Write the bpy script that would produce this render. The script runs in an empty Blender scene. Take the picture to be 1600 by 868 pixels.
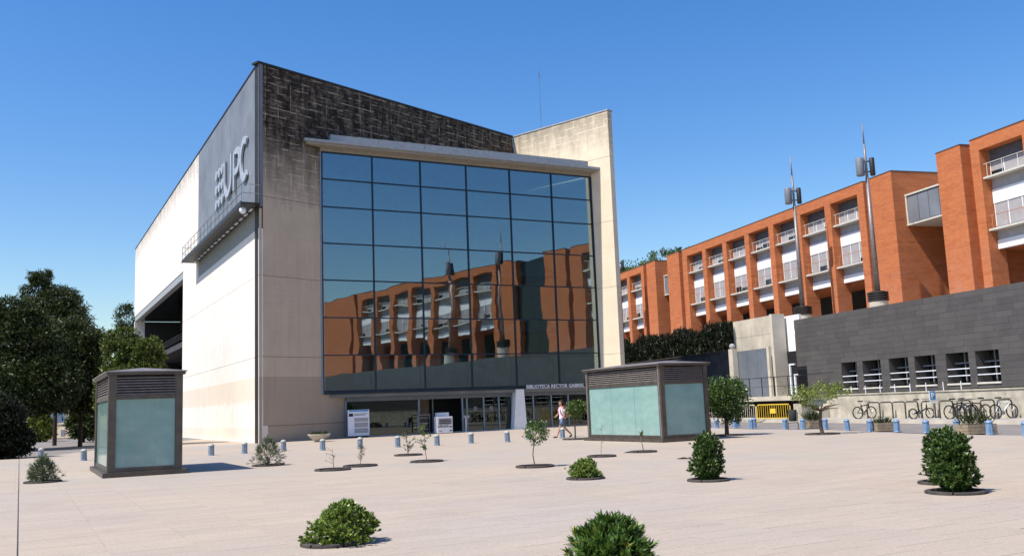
import bpy, bmesh, math, random
import numpy as np
from mathutils import Vector, Matrix
random.seed(7); rng = np.random.default_rng(7)
SC = bpy.context.scene; COL = SC.collection
sin, cos, rad, pi = math.sin, math.cos, math.radians, math.pi

# ------------------------------------------------------------------ camera
EYE = 1.62; FPX = 1455.1
_p, _r = rad(7.83), rad(-2.19)
_f = np.array([0, cos(_p), sin(_p)]); _u = np.array([0, -sin(_p), cos(_p)]); _x = np.array([1., 0, 0])
CR = cos(_r) * _x + sin(_r) * _u; CU = -sin(_r) * _x + cos(_r) * _u
cam_d = bpy.data.cameras.new('camera'); cam = bpy.data.objects.new('camera', cam_d); COL.objects.link(cam)
cam_d.sensor_width = 36; cam_d.lens = FPX / 1600 * 36; cam_d.clip_start = .1; cam_d.clip_end = 8000
cam.matrix_world = Matrix([[CR[0], CU[0], -_f[0], 0], [CR[1], CU[1], -_f[1], 0], [CR[2], CU[2], -_f[2], EYE], [0, 0, 0, 1]])
SC.camera = cam
# ------------------------------------------------------------------ sky, sun, exposure
SUN_EL, SUN_AZ = 56.0, -121.0          # azimuth: clockwise from +Y, the side the sun stands on
w = bpy.data.worlds.new('World'); SC.world = w; w.use_nodes = True
nt = w.node_tree; bg = nt.nodes['Background']
sky = nt.nodes.new('ShaderNodeTexSky'); sky.sky_type = 'NISHITA'; sky.sun_disc = False
sky.sun_elevation = rad(SUN_EL); sky.sun_rotation = rad(SUN_AZ)
sky.altitude = 0; sky.air_density = 1.25; sky.dust_density = .7; sky.ozone_density = 3.5
hs = nt.nodes.new('ShaderNodeHueSaturation'); hs.inputs['Saturation'].default_value = 1.36; hs.inputs['Hue'].default_value = .511
nt.links.new(sky.outputs[0], hs.inputs['Color']); nt.links.new(hs.outputs[0], bg.inputs[0]); bg.inputs[1].default_value = .135
sl = bpy.data.lights.new('sun', 'SUN'); sl.energy = 5.0; sl.angle = rad(.5); sl.color = (1, .93, .83)
so = bpy.data.objects.new('sun', sl); COL.objects.link(so)
_s = Vector((sin(rad(SUN_AZ)) * cos(rad(SUN_EL)), cos(rad(SUN_AZ)) * cos(rad(SUN_EL)), sin(rad(SUN_EL))))
so.rotation_euler = _s.to_track_quat('Z', 'Y').to_euler(); so.location = (-30, 0, 60)
SC.view_settings.view_transform = 'Standard'; SC.view_settings.look = 'None'
SC.view_settings.exposure = .33; SC.view_settings.gamma = 1
SC.render.engine = 'CYCLES'
SC.cycles.max_bounces = 6; SC.cycles.transparent_max_bounces = 12; SC.cycles.glossy_bounces = 4

# ------------------------------------------------------------------ survey helpers
def ray(px, py):
    a = (px - 800) / FPX; b = -(py - 434) / FPX
    return CR * a + CU * b + _f
def G(px, py, z=0.0):                   # a surveyed point of the ground (height z)
    d = ray(px, py); t = (z - EYE) / d[2]
    return Vector((d[0] * t, d[1] * t, z))
class Frame:                            # along heading h (clockwise from +Y), n to the right of it
    def __init__(s, o, h):
        s.o = Vector((o[0], o[1], 0)); h = rad(h); s.h = h
        s.a = Vector((sin(h), cos(h), 0)); s.n = Vector((cos(h), -sin(h), 0))
    def P(s, a, w=0, z=0): return s.o + s.a * a + s.n * w + Vector((0, 0, z))
    def hit(s, px, py, w=0):            # (along, z) where a sight line meets the plane w
        d = ray(px, py); o = s.o + s.n * w; n = s.n
        t = (n.x * o.x + n.y * o.y) / (n.x * d[0] + n.y * d[1])
        q = Vector((d[0] * t, d[1] * t, EYE + d[2] * t)); return (q - o).dot(s.a), q.z

# ------------------------------------------------------------------ materials
MATS = {}
def nmat(name, rough=.8, metal=0, spec=.3):
    m = bpy.data.materials.new(name); m.use_nodes = True
    b = m.node_tree.nodes['Principled BSDF']
    b.inputs['Roughness'].default_value = rough; b.inputs['Metallic'].default_value = metal
    b.inputs['Specular IOR Level'].default_value = spec
    MATS[name] = m
    return m, m.node_tree, b
def N(t, k, **kw):
    n = t.nodes.new(k)
    for a, v in kw.items(): setattr(n, a, v)
    return n
def noise(t, vec, scale, detail=4, rough=.6):
    n = N(t, 'ShaderNodeTexNoise'); n.inputs['Scale'].default_value = scale
    n.inputs['Detail'].default_value = detail; n.inputs['Roughness'].default_value = rough
    if vec is not None: t.links.new(vec, n.inputs['Vector'])
    return n.outputs['Fac']
def ramp(t, fac, stops):
    r = N(t, 'ShaderNodeValToRGB'); e = r.color_ramp.elements
    while len(e) < len(stops): e.new(.5)
    for i, (p, c) in enumerate(stops):
        e[i].position = p; e[i].color = (*c, 1) if len(c) == 3 else c
    t.links.new(fac, r.inputs[0]); return r.outputs[0]
def mixc(t, fac, a, b, mode='MIX'):
    m = N(t, 'ShaderNodeMix', data_type='RGBA', blend_type=mode)
    for i, v in ((0, fac), (6, a), (7, b)):
        if hasattr(v, 'links') or isinstance(v, bpy.types.NodeSocket): t.links.new(v, m.inputs[i])
        elif i == 0: m.inputs[0].default_value = v
        else: m.inputs[i].default_value = (*v, 1)
    return m.outputs[2]
def math_(t, op, a, b=None, clamp=False):
    m = N(t, 'ShaderNodeMath', operation=op, use_clamp=clamp)
    for i, v in ((0, a), (1, b)):
        if v is None: continue
        if isinstance(v, bpy.types.NodeSocket): t.links.new(v, m.inputs[i])
        else: m.inputs[i].default_value = v
    return m.outputs[0]
def maprange(t, v, a, b, c=0, d=1):
    m = N(t, 'ShaderNodeMapRange'); m.clamp = True
    t.links.new(v, m.inputs[0])
    for i, x in zip((1, 2, 3, 4), (a, b, c, d)): m.inputs[i].default_value = x
    return m.outputs[0]
def pos(t): return N(t, 'ShaderNodeNewGeometry').outputs['Position']
def frame_uv(t, fr):                    # (along, depth, height) of a wall as a vector
    p = pos(t); c = N(t, 'ShaderNodeCombineXYZ')
    for i, v in enumerate((fr.a, fr.n)):
        d = N(t, 'ShaderNodeVectorMath', operation='DOT_PRODUCT'); t.links.new(p, d.inputs[0]); d.inputs[1].default_value = v
        s = math_(t, 'SUBTRACT', d.outputs['Value'], fr.o.dot(v)); t.links.new(s, c.inputs[i])
    s = N(t, 'ShaderNodeSeparateXYZ'); t.links.new(p, s.inputs[0]); t.links.new(s.outputs[2], c.inputs[2])
    return c.outputs[0]
def vmul(t, v, s):
    m = N(t, 'ShaderNodeVectorMath', operation='MULTIPLY'); t.links.new(v, m.inputs[0]); m.inputs[1].default_value = s
    return m.outputs[0]
def bump(t, b, h, strength=.3, dist=.02):
    n = N(t, 'ShaderNodeBump'); n.inputs['Strength'].default_value = strength; n.inputs['Distance'].default_value = dist
    t.links.new(h, n.inputs['Height']); t.links.new(n.outputs[0], b.inputs['Normal'])
def simple(name, col, rough=.7, metal=0, var=.12, scale=3, spec=.3, bmp=0):
    m, t, b = nmat(name, rough, metal, spec)
    f = noise(t, pos(t), scale, 5)
    lo = tuple(c * (1 - var) for c in col); hi = tuple(min(1, c * (1 + var)) for c in col)
    t.links.new(ramp(t, f, [(.3, lo), (.7, hi)]), b.inputs['Base Color'])
    if bmp: bump(t, b, noise(t, pos(t), scale * 12, 3), .4, bmp)
    return m

FA = Frame((-15.55, 56.61), 40.7)       # stained concrete wall, from the sharp corner
P2 = FA.P(24.63); FB = Frame(P2, 130.7) # wing wall, comes back towards the plaza
FG = Frame((-12.38, 60.29), 62.1)       # big glass front, n towards the plaza
FS = Frame((-15.55, 56.61), -27.9)      # long side wall, outward is -n
FSM = Frame((-15.55, 56.61), -27.9); FO = Frame((36.92, 72.41), -16.2)       # brick terrace of buildings, outward is -n
MG = G(1440, 651.5, .15); FW = Frame(MG, -18)   # slate wall behind the bicycles, outward is -n

def concrete(name, fr, base, stain, stain_top, bands, streak=1.0, board=.06):
    """board-marked concrete; stain: (colour, z where it starts to fade, z where it is gone) running down from the parapet"""
    m, t, b = nmat(name, .85, 0, .2)
    uv = frame_uv(t, fr); sx = N(t, 'ShaderNodeSeparateXYZ'); t.links.new(uv, sx.inputs[0]); z = sx.outputs[2]; al = sx.outputs[0]
    c = ramp(t, noise(t, uv, .7, 6, .65), [(.3, tuple(x * .9 for x in base)), (.7, tuple(min(1, x * 1.06) for x in base))])
    lines = noise(t, vmul(t, uv, (.25, .25, 9)), 1.0, 3)            # board marks
    c = mixc(t, maprange(t, lines, .35, .7, 0, board * 3), c, tuple(x * .72 for x in base))
    drip = noise(t, vmul(t, uv, (2.2, 2.2, .12)), 1.3, 5)           # vertical runs
    c = mixc(t, maprange(t, drip, .5, .75, 0, .35 * streak), c, tuple(x * .62 for x in base))
    if stain:
        scol, z1, z0 = stain
        wav = noise(t, vmul(t, uv, (1.1, 1.1, .35)), 1.0, 5)
        edge = math_(t, 'ADD', z, math_(t, 'MULTIPLY', math_(t, 'SUBTRACT', wav, .5), 5.0))
        if stain_top: edge = math_(t, 'ADD', edge, math_(t, 'MULTIPLY', al, stain_top))
        f = maprange(t, edge, z0, z1)
        bl = noise(t, vmul(t, uv, (1.0, 1.0, 3.2)), 1.6, 6, .7)
        f = math_(t, 'MULTIPLY', f, maprange(t, bl, .3, .5, .7, 1))
        # pale cleaned lines where formwork boards met
        def lines_(v, pitch, wd, jit):
            x = math_(t, 'ADD', v, math_(t, 'MULTIPLY', math_(t, 'SUBTRACT', noise(t, uv, 2.5, 2), .5), jit))
            d_ = math_(t, 'ABSOLUTE', math_(t, 'SUBTRACT', math_(t, 'FRACT', math_(t, 'DIVIDE', x, pitch)), .5))
            return maprange(t, d_, wd, wd * .25)
        ver = math_(t, 'MULTIPLY', lines_(al, .97, .035, .05), maprange(t, noise(t, vmul(t, uv, (1.1, 1.1, .8)), 1.3, 4), .48, .60))
        hor = math_(t, 'MULTIPLY', lines_(z, .52, .07, .10), maprange(t, noise(t, vmul(t, uv, (.9, .9, 2.2)), 1.2, 3), .47, .58))
        hor2 = math_(t, 'MULTIPLY', lines_(z, .23, .09, .16), maprange(t, noise(t, vmul(t, uv, (1.3, 1.3, 3.0)), 1.7, 3), .54, .66))
        pale = math_(t, 'MAXIMUM', math_(t, 'MAXIMUM', ver, hor), hor2)
        wash = maprange(t, noise(t, vmul(t, uv, (2.2, 2.2, .45)), .9, 7, .75), .46, .72, 0, .5)
        f = math_(t, 'SUBTRACT', f, math_(t, 'ADD', math_(t, 'MULTIPLY', pale, .7), math_(t, 'MULTIPLY', wash, .5)), True)
        c = mixc(t, f, c, scol)
    for (z0, z1, col, k) in bands:
        wv = math_(t, 'ADD', z, math_(t, 'MULTIPLY', math_(t, 'SUBTRACT', noise(t, vmul(t, uv, (1.5, 1.5, .3)), 1.5, 5), .5), z0 * 0 + (1.6 if k < 0 else .06)))
        m1 = maprange(t, wv, z0 - .03, z0 + .03); m2 = maprange(t, z, z1 - .02, z1 + .02, 1, 0)
        c = mixc(t, math_(t, 'MULTIPLY', math_(t, 'MULTIPLY', m1, m2), abs(k)), c, col)
    t.links.new(c, b.inputs['Base Color'])
    bump(t, b, noise(t, vmul(t, uv, (2, 2, 12)), 2, 4), .35, .02)
    return m
concrete('concrete_stained', FA, (.56, .45, .33), ((.020, .015, .012), 19.6, 14.6), .10, [(-1, 3.98, (.30, .235, .175), .55)])
concrete('concrete_wing', FB, (.74, .64, .48), ((.16, .125, .09), 25.2, 20.6), 0, [], .3)
concrete('concrete_side', FS, (.79, .735, .665), ((.20, .16, .13), 25.4, 21.4), 0, [(2.5, 3.98, (.62, .51, .37), -.5), (.15, .9, (.62, .54, .42), -.4)], .6, .035)
simple('panel_grey', (.17, .185, .21), .55, 0, .22, .45, .4)
simple('letter_metal', (.40, .43, .48), .45, .2)
simple('dark_metal', (.045, .042, .04), .5, .4, .15)
simple('canopy_metal', (.34, .35, .36), .5, .2)
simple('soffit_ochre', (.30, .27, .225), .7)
simple('mullion', (.022, .04, .06), .4, .5)
simple('frame_blue', (.22, .30, .38), .4, .4)
simple('interior_dark', (.03, .034, .034), .9); simple('door_frame', (.14, .16, .18), .4, .3)
simple('interior_wall', (.30, .31, .30), .9)
simple('roof_grey', (.22, .21, .2), .9)
simple('white_metal', (.74, .77, .82), .5, .1, .05)
simple('white_paint', (.80, .80, .80), .6, 0, .04)
simple('bronze_metal', (.115, .095, .08), .45, .55, .25, 2.2)
simple('slat_metal', (.25, .215, .20), .5, .45, .25, 6)
simple('kerb_dark', (.062, .055, .05), .85, 0, .3, 9, .3, .01)
simple('soil', (.035, .026, .02), 1, 0, .4, 14, .1, .03)
simple('bark', (.13, .095, .07), .95, 0, .35, 12, .1, .02)
simple('bark_dark', (.035, .028, .022), 1, 0, .3, 6); simple('twig', (.20, .16, .12), .9, 0, .3, 20)
simple('black_rubber', (.015, .015, .016), .7)
simple('hoop_steel', (.12, .11, .10), .5, .4); simple('steel', (.30, .31, .32), .35, .8)
simple('bowl_concrete', (.50, .44, .35), .85, 0, .2, 6)
simple('plinth_beige', (.42, .385, .31), .9, 0, .3, 1.6, .2, .01)
simple('concrete_plain', (.50, .455, .375), .9, 0, .2, .6, .2)
simple('asphalt', (.215, .195, .182), .92, 0, .22, .9, .2, .004)
simple('sidewalk', (.36, .335, .30), .9, 0, .15, 1.2)
simple('brick_dark', (.10, .055, .04), .9)
simple('dark_wall', (.055, .055, .06), .9, 0, .4, 1.2)
simple('blue_panel', (.13, .15, .18), .7, 0, .15, .8)
simple('skin', (.42, .24, .16), .6); simple('hair', (.04, .022, .014), .7)
simple('shirt_white', (.78, .74, .74), .9); simple('pack_pink', (.70, .12, .20), .8, 0, .2, 20); simple('denim', (.12, .17, .27), .9)
simple('shoe', (.12, .09, .08), .8)
simple('paint_yellow', (.75, .50, .05), .5); simple('paint_cream', (.66, .60, .46), .6)
simple('bike_black', (.02, .02, .024), .35, .3); simple('bike_white', (.6, .62, .64), .35); simple('bike_grey', (.12, .13, .15), .4, .4)
simple('sign_blue', (.08, .27, .55), .5); simple('box_wood', (.27, .215, .15), .9, 0, .3, 5)
simple('building_cream', (.66, .54, .38), .9); simple('building_white', (.75, .75, .77), .8)
simple('poster_grey', (.35, .35, .36), .7, 0, .3, 30); simple('ink', (.03, .03, .035), .8)
simple('blind_grey', (.34, .33, .34), .6, 0, .08, 2); simple('shutter_dark', (.10, .095, .105), .6, 0, .25, 4)
simple('spandrel_concrete', (.40, .40, .41), .8, 0, .12, 2); simple('ledge', (.56, .54, .48), .7)
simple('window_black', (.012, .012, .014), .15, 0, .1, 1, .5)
simple('balustrade_green', (.42, .52, .49), .7, 0, .25, .8); simple('rail_red', (.42, .20, .12), .6); 
def m_bed():
    m, t, b = nmat('joint_bed', 1)
    f = maprange(t, noise(t, vmul(t, frame_uv(t, FG), (.35, .9, 1)), 1.0, 3), .45, .6)
    t.links.new(mixc(t, f, (.36, .30, .24), (.15, .125, .105)), b.inputs['Base Color'])
m_bed()

def m_bollard(nm='bollard_blue', c0=(.14, .19, .25), c1=(.27, .325, .375)):
    m, t, b = nmat(nm, .5, .15)
    f = noise(t, vmul(t, N(t, 'ShaderNodeTexCoord').outputs['Object'], (6, 6, 1)), 2, 4)
    t.links.new(ramp(t, f, [(.35, c0), (.7, c1)]), b.inputs['Base Color'])
m_bollard(); m_bollard('bollard_bluer', (.13, .22, .36), (.25, .37, .52)); simple('bollard_cap', (.40, .41, .37), .6)
def m_brick():
    m, t, b = nmat('brick_orange', .9, 0, .15)
    uv = frame_uv(t, FO); sx = N(t, 'ShaderNodeSeparateXYZ'); t.links.new(uv, sx.inputs[0])
    cc = N(t, 'ShaderNodeCombineXYZ'); t.links.new(math_(t, 'ADD', sx.outputs[0], sx.outputs[1]), cc.inputs[0]); t.links.new(sx.outputs[2], cc.inputs[1])
    br = N(t, 'ShaderNodeTexBrick'); t.links.new(cc.outputs[0], br.inputs['Vector'])
    br.inputs['Scale'].default_value = 1; br.inputs['Brick Width'].default_value = .29; br.inputs['Row Height'].default_value = .085
    br.inputs['Mortar Size'].default_value = .008; br.inputs['Bias'].default_value = -.1
    br.inputs['Color1'].default_value = (.48, .145, .055, 1); br.inputs['Color2'].default_value = (.34, .092, .035, 1); br.inputs['Mortar'].default_value = (.40, .20, .11, 1)
    c = mixc(t, maprange(t, noise(t, vmul(t, uv, (.3, .3, 1.6)), 1.1, 6), .35, .7, 0, .45), br.outputs[0], (.60, .21, .075))
    c = mixc(t, maprange(t, noise(t, vmul(t, uv, (.5, .5, 3.5)), 1.0, 5), .5, .72, 0, .6), c, (.33, .09, .035))
    # salts and pale dirt low on the towers
    low = maprange(t, sx.outputs[2], 9, 14, .45, 0)
    c = mixc(t, math_(t, 'MULTIPLY', low, maprange(t, noise(t, uv, .9, 5), .4, .65)), c, (.46, .24, .17))
    t.links.new(c, b.inputs['Base Color']); bump(t, b, br.outputs['Fac'], .4, -.006)
m_brick()
def m_slate():
    m, t, b = nmat('slate', .6, 0, .35)
    oi = N(t, 'ShaderNodeObjectInfo').outputs['Random']; gi = N(t, 'ShaderNodeNewGeometry').outputs['Random Per Island']
    r = math_(t, 'FRACT', math_(t, 'ADD', math_(t, 'MULTIPLY', oi, 7.3), gi))
    c = ramp(t, r, [(0, (.064, .060, .059)), (.5, (.074, .070, .069)), (1, (.088, .083, .081))])
    uv = frame_uv(t, FW)
    c = mixc(t, maprange(t, noise(t, vmul(t, uv, (1.5, 1.5, .5)), 1.0, 6), .4, .7, 0, .5), c, (.10, .095, .09))
    t.links.new(c, b.inputs['Base Color']); bump(t, b, noise(t, uv, 9, 4), .3, .01)
m_slate()
def m_paving():
    for nm, joints in (('paving_slab', False), ('paving_far', True)):
        m, t, b = nmat(nm, .85, 0, .25)
        uv = frame_uv(t, FG)
        big = noise(t, uv, .12, 4); c = ramp(t, big, [(.35, (.49, .40, .295)), (.5, (.455, .385, .30)), (.65, (.415, .372, .318))])
        c = mixc(t, maprange(t, noise(t, vmul(t, uv, (.35, 1.6, 1)), 1.0, 6), .4, .75, 0, .3), c, (.35, .295, .245))
        sp = noise(t, pos(t), 55, 2, .8); c = mixc(t, maprange(t, sp, .35, .7, 0, .6), c, (.26, .22, .20))
        sp2 = noise(t, pos(t), 24, 3, .8); c = mixc(t, maprange(t, sp2, .5, .8, 0, .4), c, (.66, .58, .50))
        blot = noise(t, pos(t), .45, 7, .75); c = mixc(t, maprange(t, blot, .54, .74, 0, .5), c, (.29, .24, .195)); gum = N(t, 'ShaderNodeTexVoronoi'); gum.inputs['Scale'].default_value = 2.2; t.links.new(pos(t), gum.inputs['Vector']); c = mixc(t, maprange(t, gum.outputs['Distance'], .05, .035, 0, .5), c, (.16, .135, .12))
        if not joints:
            oi = N(t, 'ShaderNodeObjectInfo').outputs['Random']; gi = N(t, 'ShaderNodeNewGeometry').outputs['Random Per Island']
            r = math_(t, 'FRACT', math_(t, 'ADD', math_(t, 'MULTIPLY', oi, 5.7), gi))
            c = mixc(t, maprange(t, r, 0, 1, 0, .25), c, (.31, .255, .215))
        else:
            sx = N(t, 'ShaderNodeSeparateXYZ'); t.links.new(uv, sx.inputs[0])
            cc = N(t, 'ShaderNodeCombineXYZ'); t.links.new(sx.outputs[1], cc.inputs[0]); t.links.new(sx.outputs[0], cc.inputs[1])
            br = N(t, 'ShaderNodeTexBrick'); t.links.new(cc.outputs[0], br.inputs['Vector']); br.offset = .5
            br.inputs['Scale'].default_value = 1; br.inputs['Brick Width'].default_value = .5; br.inputs['Row Height'].default_value = 1.02
            br.inputs['Mortar Size'].default_value = .012; br.inputs['Color1'].default_value = (1, 1, 1, 1); br.inputs['Color2'].default_value = (.95, .95, .95, 1)
            br.inputs['Mortar'].default_value = (.90, .89, .88, 1)
            c = mixc(t, 1.0, c, br.outputs[0], 'MULTIPLY')
        t.links.new(c, b.inputs['Base Color']); bump(t, b, sp, .4, .006)
m_paving()
def m_ground():
    m, t, b = nmat('ground_far', .95, 0, .1)
    f = noise(t, pos(t), .05, 5)
    t.links.new(ramp(t, f, [(.35, (.30, .26, .21)), (.6, (.12, .13, .07))]), b.inputs['Base Color'])
m_ground()
def m_glass():
    m, t, b = nmat('glass_front'); t.nodes.remove(b); out = t.nodes['Material Output']
    tr = N(t, 'ShaderNodeBsdfTransparent'); tr.inputs[0].default_value = (.50, .62, .64, 1)
    gl = N(t, 'ShaderNodeBsdfGlossy'); gl.inputs['Roughness'].default_value = .003; gl.inputs['Color'].default_value = (.80, .90, .93, 1)
    bp = N(t, 'ShaderNodeBump'); bp.inputs['Strength'].default_value = 1; bp.inputs['Distance'].default_value = .0032
    oi = N(t, 'ShaderNodeObjectInfo')
    v = N(t, 'ShaderNodeVectorMath', operation='ADD'); t.links.new(pos(t), v.inputs[0])
    sc = N(t, 'ShaderNodeVectorMath', operation='SCALE'); t.links.new(oi.outputs['Location'], sc.inputs[0]); sc.inputs['Scale'].default_value = 3.1
    t.links.new(sc.outputs[0], v.inputs[1])
    h = noise(t, v.outputs[0], .75, 1, .4); t.links.new(h, bp.inputs['Height']); t.links.new(bp.outputs[0], gl.inputs['Normal'])
    mx = N(t, 'ShaderNodeMixShader'); mx.inputs[0].default_value = .265
    t.links.new(tr.outputs[0], mx.inputs[1]); t.links.new(gl.outputs[0], mx.inputs[2]); t.links.new(mx.outputs[0], out.inputs[0])
    m2, t, b = nmat('glass_door'); t.nodes.remove(b); out = t.nodes['Material Output']
    tr = N(t, 'ShaderNodeBsdfTransparent'); tr.inputs[0].default_value = (.20, .26, .25, 1)
    gl = N(t, 'ShaderNodeBsdfGlossy'); gl.inputs['Roughness'].default_value = .01; gl.inputs['Color'].default_value = (.8, .9, .9, 1)
    mx = N(t, 'ShaderNodeMixShader'); mx.inputs[0].default_value = .09
    t.links.new(tr.outputs[0], mx.inputs[1]); t.links.new(gl.outputs[0], mx.inputs[2]); t.links.new(mx.outputs[0], out.inputs[0])
m_glass()
def m_kioskglass():
    m, t, b = nmat('kiosk_glass', .12, 0, .5)
    f = noise(t, vmul(t, pos(t), (1, 1, 2)), 1.3, 4)
    c = ramp(t, f, [(.35, (.19, .325, .30)), (.65, (.24, .385, .355))]); c = mixc(t, maprange(t, noise(t, vmul(t, pos(t), (5, 5, .3)), 1.5, 5), .5, .75, 0, .35), c, (.33, .38, .34))
    sx = N(t, 'ShaderNodeSeparateXYZ'); t.links.new(pos(t), sx.inputs[0])
    dirt = math_(t, 'MULTIPLY', maprange(t, sx.outputs[2], .2, .7, .5, 0), maprange(t, noise(t, pos(t), 4, 5), .35, .7))
    c = mixc(t, dirt, c, (.42, .46, .40))
    t.links.new(c, b.inputs['Base Color'])
m_kioskglass()
def leafmat(name, lo, hi, spec=.35, rough=.5):
    m, t, b = nmat(name, rough, 0, spec)
    gi = N(t, 'ShaderNodeNewGeometry').outputs['Random Per Island']
    c = ramp(t, gi, [(0, lo), (.75, hi), (1, tuple(min(1, x * 1.5) for x in hi))])
    t.links.new(c, b.inputs['Base Color'])
    tl = N(t, 'ShaderNodeBsdfTranslucent'); t.links.new(c, tl.inputs[0]); mx = N(t, 'ShaderNodeMixShader'); mx.inputs[0].default_value = .22
    out = t.nodes['Material Output']; t.links.new(b.outputs[0], mx.inputs[1]); t.links.new(tl.outputs[0], mx.inputs[2]); t.links.new(mx.outputs[0], out.inputs[0])
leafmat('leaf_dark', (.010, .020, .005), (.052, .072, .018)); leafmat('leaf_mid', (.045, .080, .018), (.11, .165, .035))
leafmat('leaf_bright', (.085, .13, .02), (.22, .27, .055)); leafmat('leaf_tree', (.02, .04, .008), (.12, .155, .03)); leafmat('leaf_shrub', (.018, .045, .010), (.095, .16, .032), .6, .35)
leafmat('leaf_light_shrub', (.06, .12, .018), (.24, .32, .06), .6, .35); leafmat('leaf_grey', (.05, .07, .035), (.14, .17, .09))
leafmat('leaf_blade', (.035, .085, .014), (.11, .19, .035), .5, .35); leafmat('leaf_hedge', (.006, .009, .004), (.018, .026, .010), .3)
leafmat('leaf_yellow', (.25, .20, .03), (.40, .30, .06))
M = MATS

# ------------------------------------------------------------------ object helpers
def link(name, me, mat, parent=None):
    o = bpy.data.objects.new(name, me)
    if mat is not None and len(me.materials) == 0:
        for k in (mat if isinstance(mat, (list, tuple)) else [mat]): me.materials.append(M[k] if isinstance(k, str) else k)
    COL.objects.link(o)
    if parent is not None:
        o.parent = parent; o.matrix_parent_inverse = Matrix.Translation(-parent.location) if parent.type == 'EMPTY' and parent.parent is None and not any(parent.rotation_euler) else parent.matrix_basis.inverted()
    return o
def obj(name, bm, mat, parent=None, smooth=False):
    me = bpy.data.meshes.new(name); bmesh.ops.recalc_face_normals(bm, faces=bm.faces); bm.to_mesh(me); bm.free()
    if smooth:
        for p in me.polygons: p.use_smooth = True
    return link(name, me, mat, parent)
def tag(o, label, cat=None, group=None, kind=None):
    if label: o['label'] = label
    if cat: o['category'] = cat
    if group: o['group'] = group
    if kind: o['kind'] = kind
    return o
def thing(name, label, cat, loc=(0, 0, 0), group=None):
    o = bpy.data.objects.new(name, None); COL.objects.link(o); o.empty_display_size = .2; o.location = loc
    return tag(o, label, cat, group)
def B(): return bmesh.new()
def hexa(bm, p):                        # 8 points: bottom ring, top ring
    v = [bm.verts.new(q) for q in p]
    for f in ((0, 3, 2, 1), (4, 5, 6, 7), (0, 1, 5, 4), (1, 2, 6, 5), (2, 3, 7, 6), (3, 0, 4, 7)): bm.faces.new([v[i] for i in f])
def fbox(bm, fr, a0, a1, w0, w1, z0, z1):
    if fr is FSM:                       # mitred where it meets the sharp corner
        k = .3919; return hexa(bm, [FS.P(a, w, z) for z in (z0, z1) for a, w in ((a0 + k * max(w0, 0), w0), (a1, w0), (a1, w1), (a0 + k * w1, w1))])
    hexa(bm, [fr.P(a, w, z) for z in (z0, z1) for a, w in ((a0, w0), (a1, w0), (a1, w1), (a0, w1))])
def part(name, fr, box, mat, parent, label=None):
    bm = B(); fbox(bm, fr, *box); o = obj(name, bm, mat, parent)
    if label: o['label'] = label
    return o
def tube(bm, pts, r, seg=8, cap=True):
    pts = [Vector(p) for p in pts]; rs = r if isinstance(r, (list, tuple)) else [r] * len(pts); rings = []
    for i, p in enumerate(pts):
        d = (pts[min(i + 1, len(pts) - 1)] - pts[max(i - 1, 0)]).normalized()
        x = d.cross(Vector((0, 0, 1)) if abs(d.z) < .9 else Vector((0, 1, 0))).normalized(); y = d.cross(x)
        rings.append([bm.verts.new(p + (x * cos(2 * pi * k / seg) + y * sin(2 * pi * k / seg)) * rs[i]) for k in range(seg)])
    for a, b in zip(rings, rings[1:]):
        for k in range(seg): bm.faces.new((a[k], a[(k + 1) % seg], b[(k + 1) % seg], b[k]))
    if cap: bm.faces.new(rings[0]); bm.faces.new(rings[-1][::-1])
def lathe(bm, c, prof, seg=16, a0=0, flute=None):
    c = Vector(c); rings = []
    for r, z in prof:
        rings.append([bm.verts.new(c + Vector((cos(a0 + 2 * pi * k / seg) * r * (flute[k % len(flute)] if flute else 1), sin(a0 + 2 * pi * k / seg) * r * (flute[k % len(flute)] if flute else 1), z))) for k in range(seg)])
    for a, b in zip(rings, rings[1:]):
        for k in range(seg): bm.faces.new((a[k], a[(k + 1) % seg], b[(k + 1) % seg], b[k]))
    bm.faces.new(rings[0][::-1]); bm.faces.new(rings[-1])
def copy_tree(o, loc=None, rz=None, label=None, group=None):
    def rec(s, par):
        c = s.copy(); COL.objects.link(c)
        if par is not None: c.parent = par
        for ch in s.children: rec(ch, c)
        return c
    c = rec(o, None)
    if loc is not None: c.location = loc
    if rz is not None: c.rotation_euler = (0, 0, rz)
    if label: c['label'] = label
    if group: c['group'] = group
    return c
def polygon_sheet(name, pts, z, mat, kind='structure', label=None):
    bm = B(); v = [bm.verts.new((p[0], p[1], z)) for p in pts]; bm.faces.new(v)
    o = obj(name, bm, mat); o['kind'] = kind
    for p in o.data.polygons:
        if p.normal.z < 0: o.data.flip_normals()
    if label: o['label'] = label
    return o
# ------------------------------------------------------------------ leaves
def leaves_mesh(name, P, D, Nn, L, W, mat, fold=0):
    """P base points, D direction, Nn face normal (all n x 3), L, W arrays: one kite per leaf"""
    n = len(P); D = D / np.linalg.norm(D, axis=1, keepdims=True)
    S = np.cross(D, Nn); S /= np.linalg.norm(S, axis=1, keepdims=True) + 1e-9
    U = np.cross(S, D)
    L = np.asarray(L).reshape(-1, 1) * np.ones((n, 1)); W = np.asarray(W).reshape(-1, 1) * np.ones((n, 1))
    v = np.stack([P, P + D * L * .5 + S * W * .5 + U * L * .08, P + D * L, P + D * L * .5 - S * W * .5 + U * L * .08], 1).reshape(-1, 3)
    me = bpy.data.meshes.new(name); me.vertices.add(4 * n); me.vertices.foreach_set('co', v.astype(np.float32).ravel())
    me.loops.add(4 * n); me.loops.foreach_set('vertex_index', np.arange(4 * n, dtype=np.int32))
    me.polygons.add(n); me.polygons.foreach_set('loop_start', np.arange(0, 4 * n, 4, dtype=np.int32))
    me.update(calc_edges=True); me.materials.append(M[mat]); return me
def rnd_dirs(n):
    v = rng.normal(size=(n, 3)); return v / np.linalg.norm(v, axis=1, keepdims=True)
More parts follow.
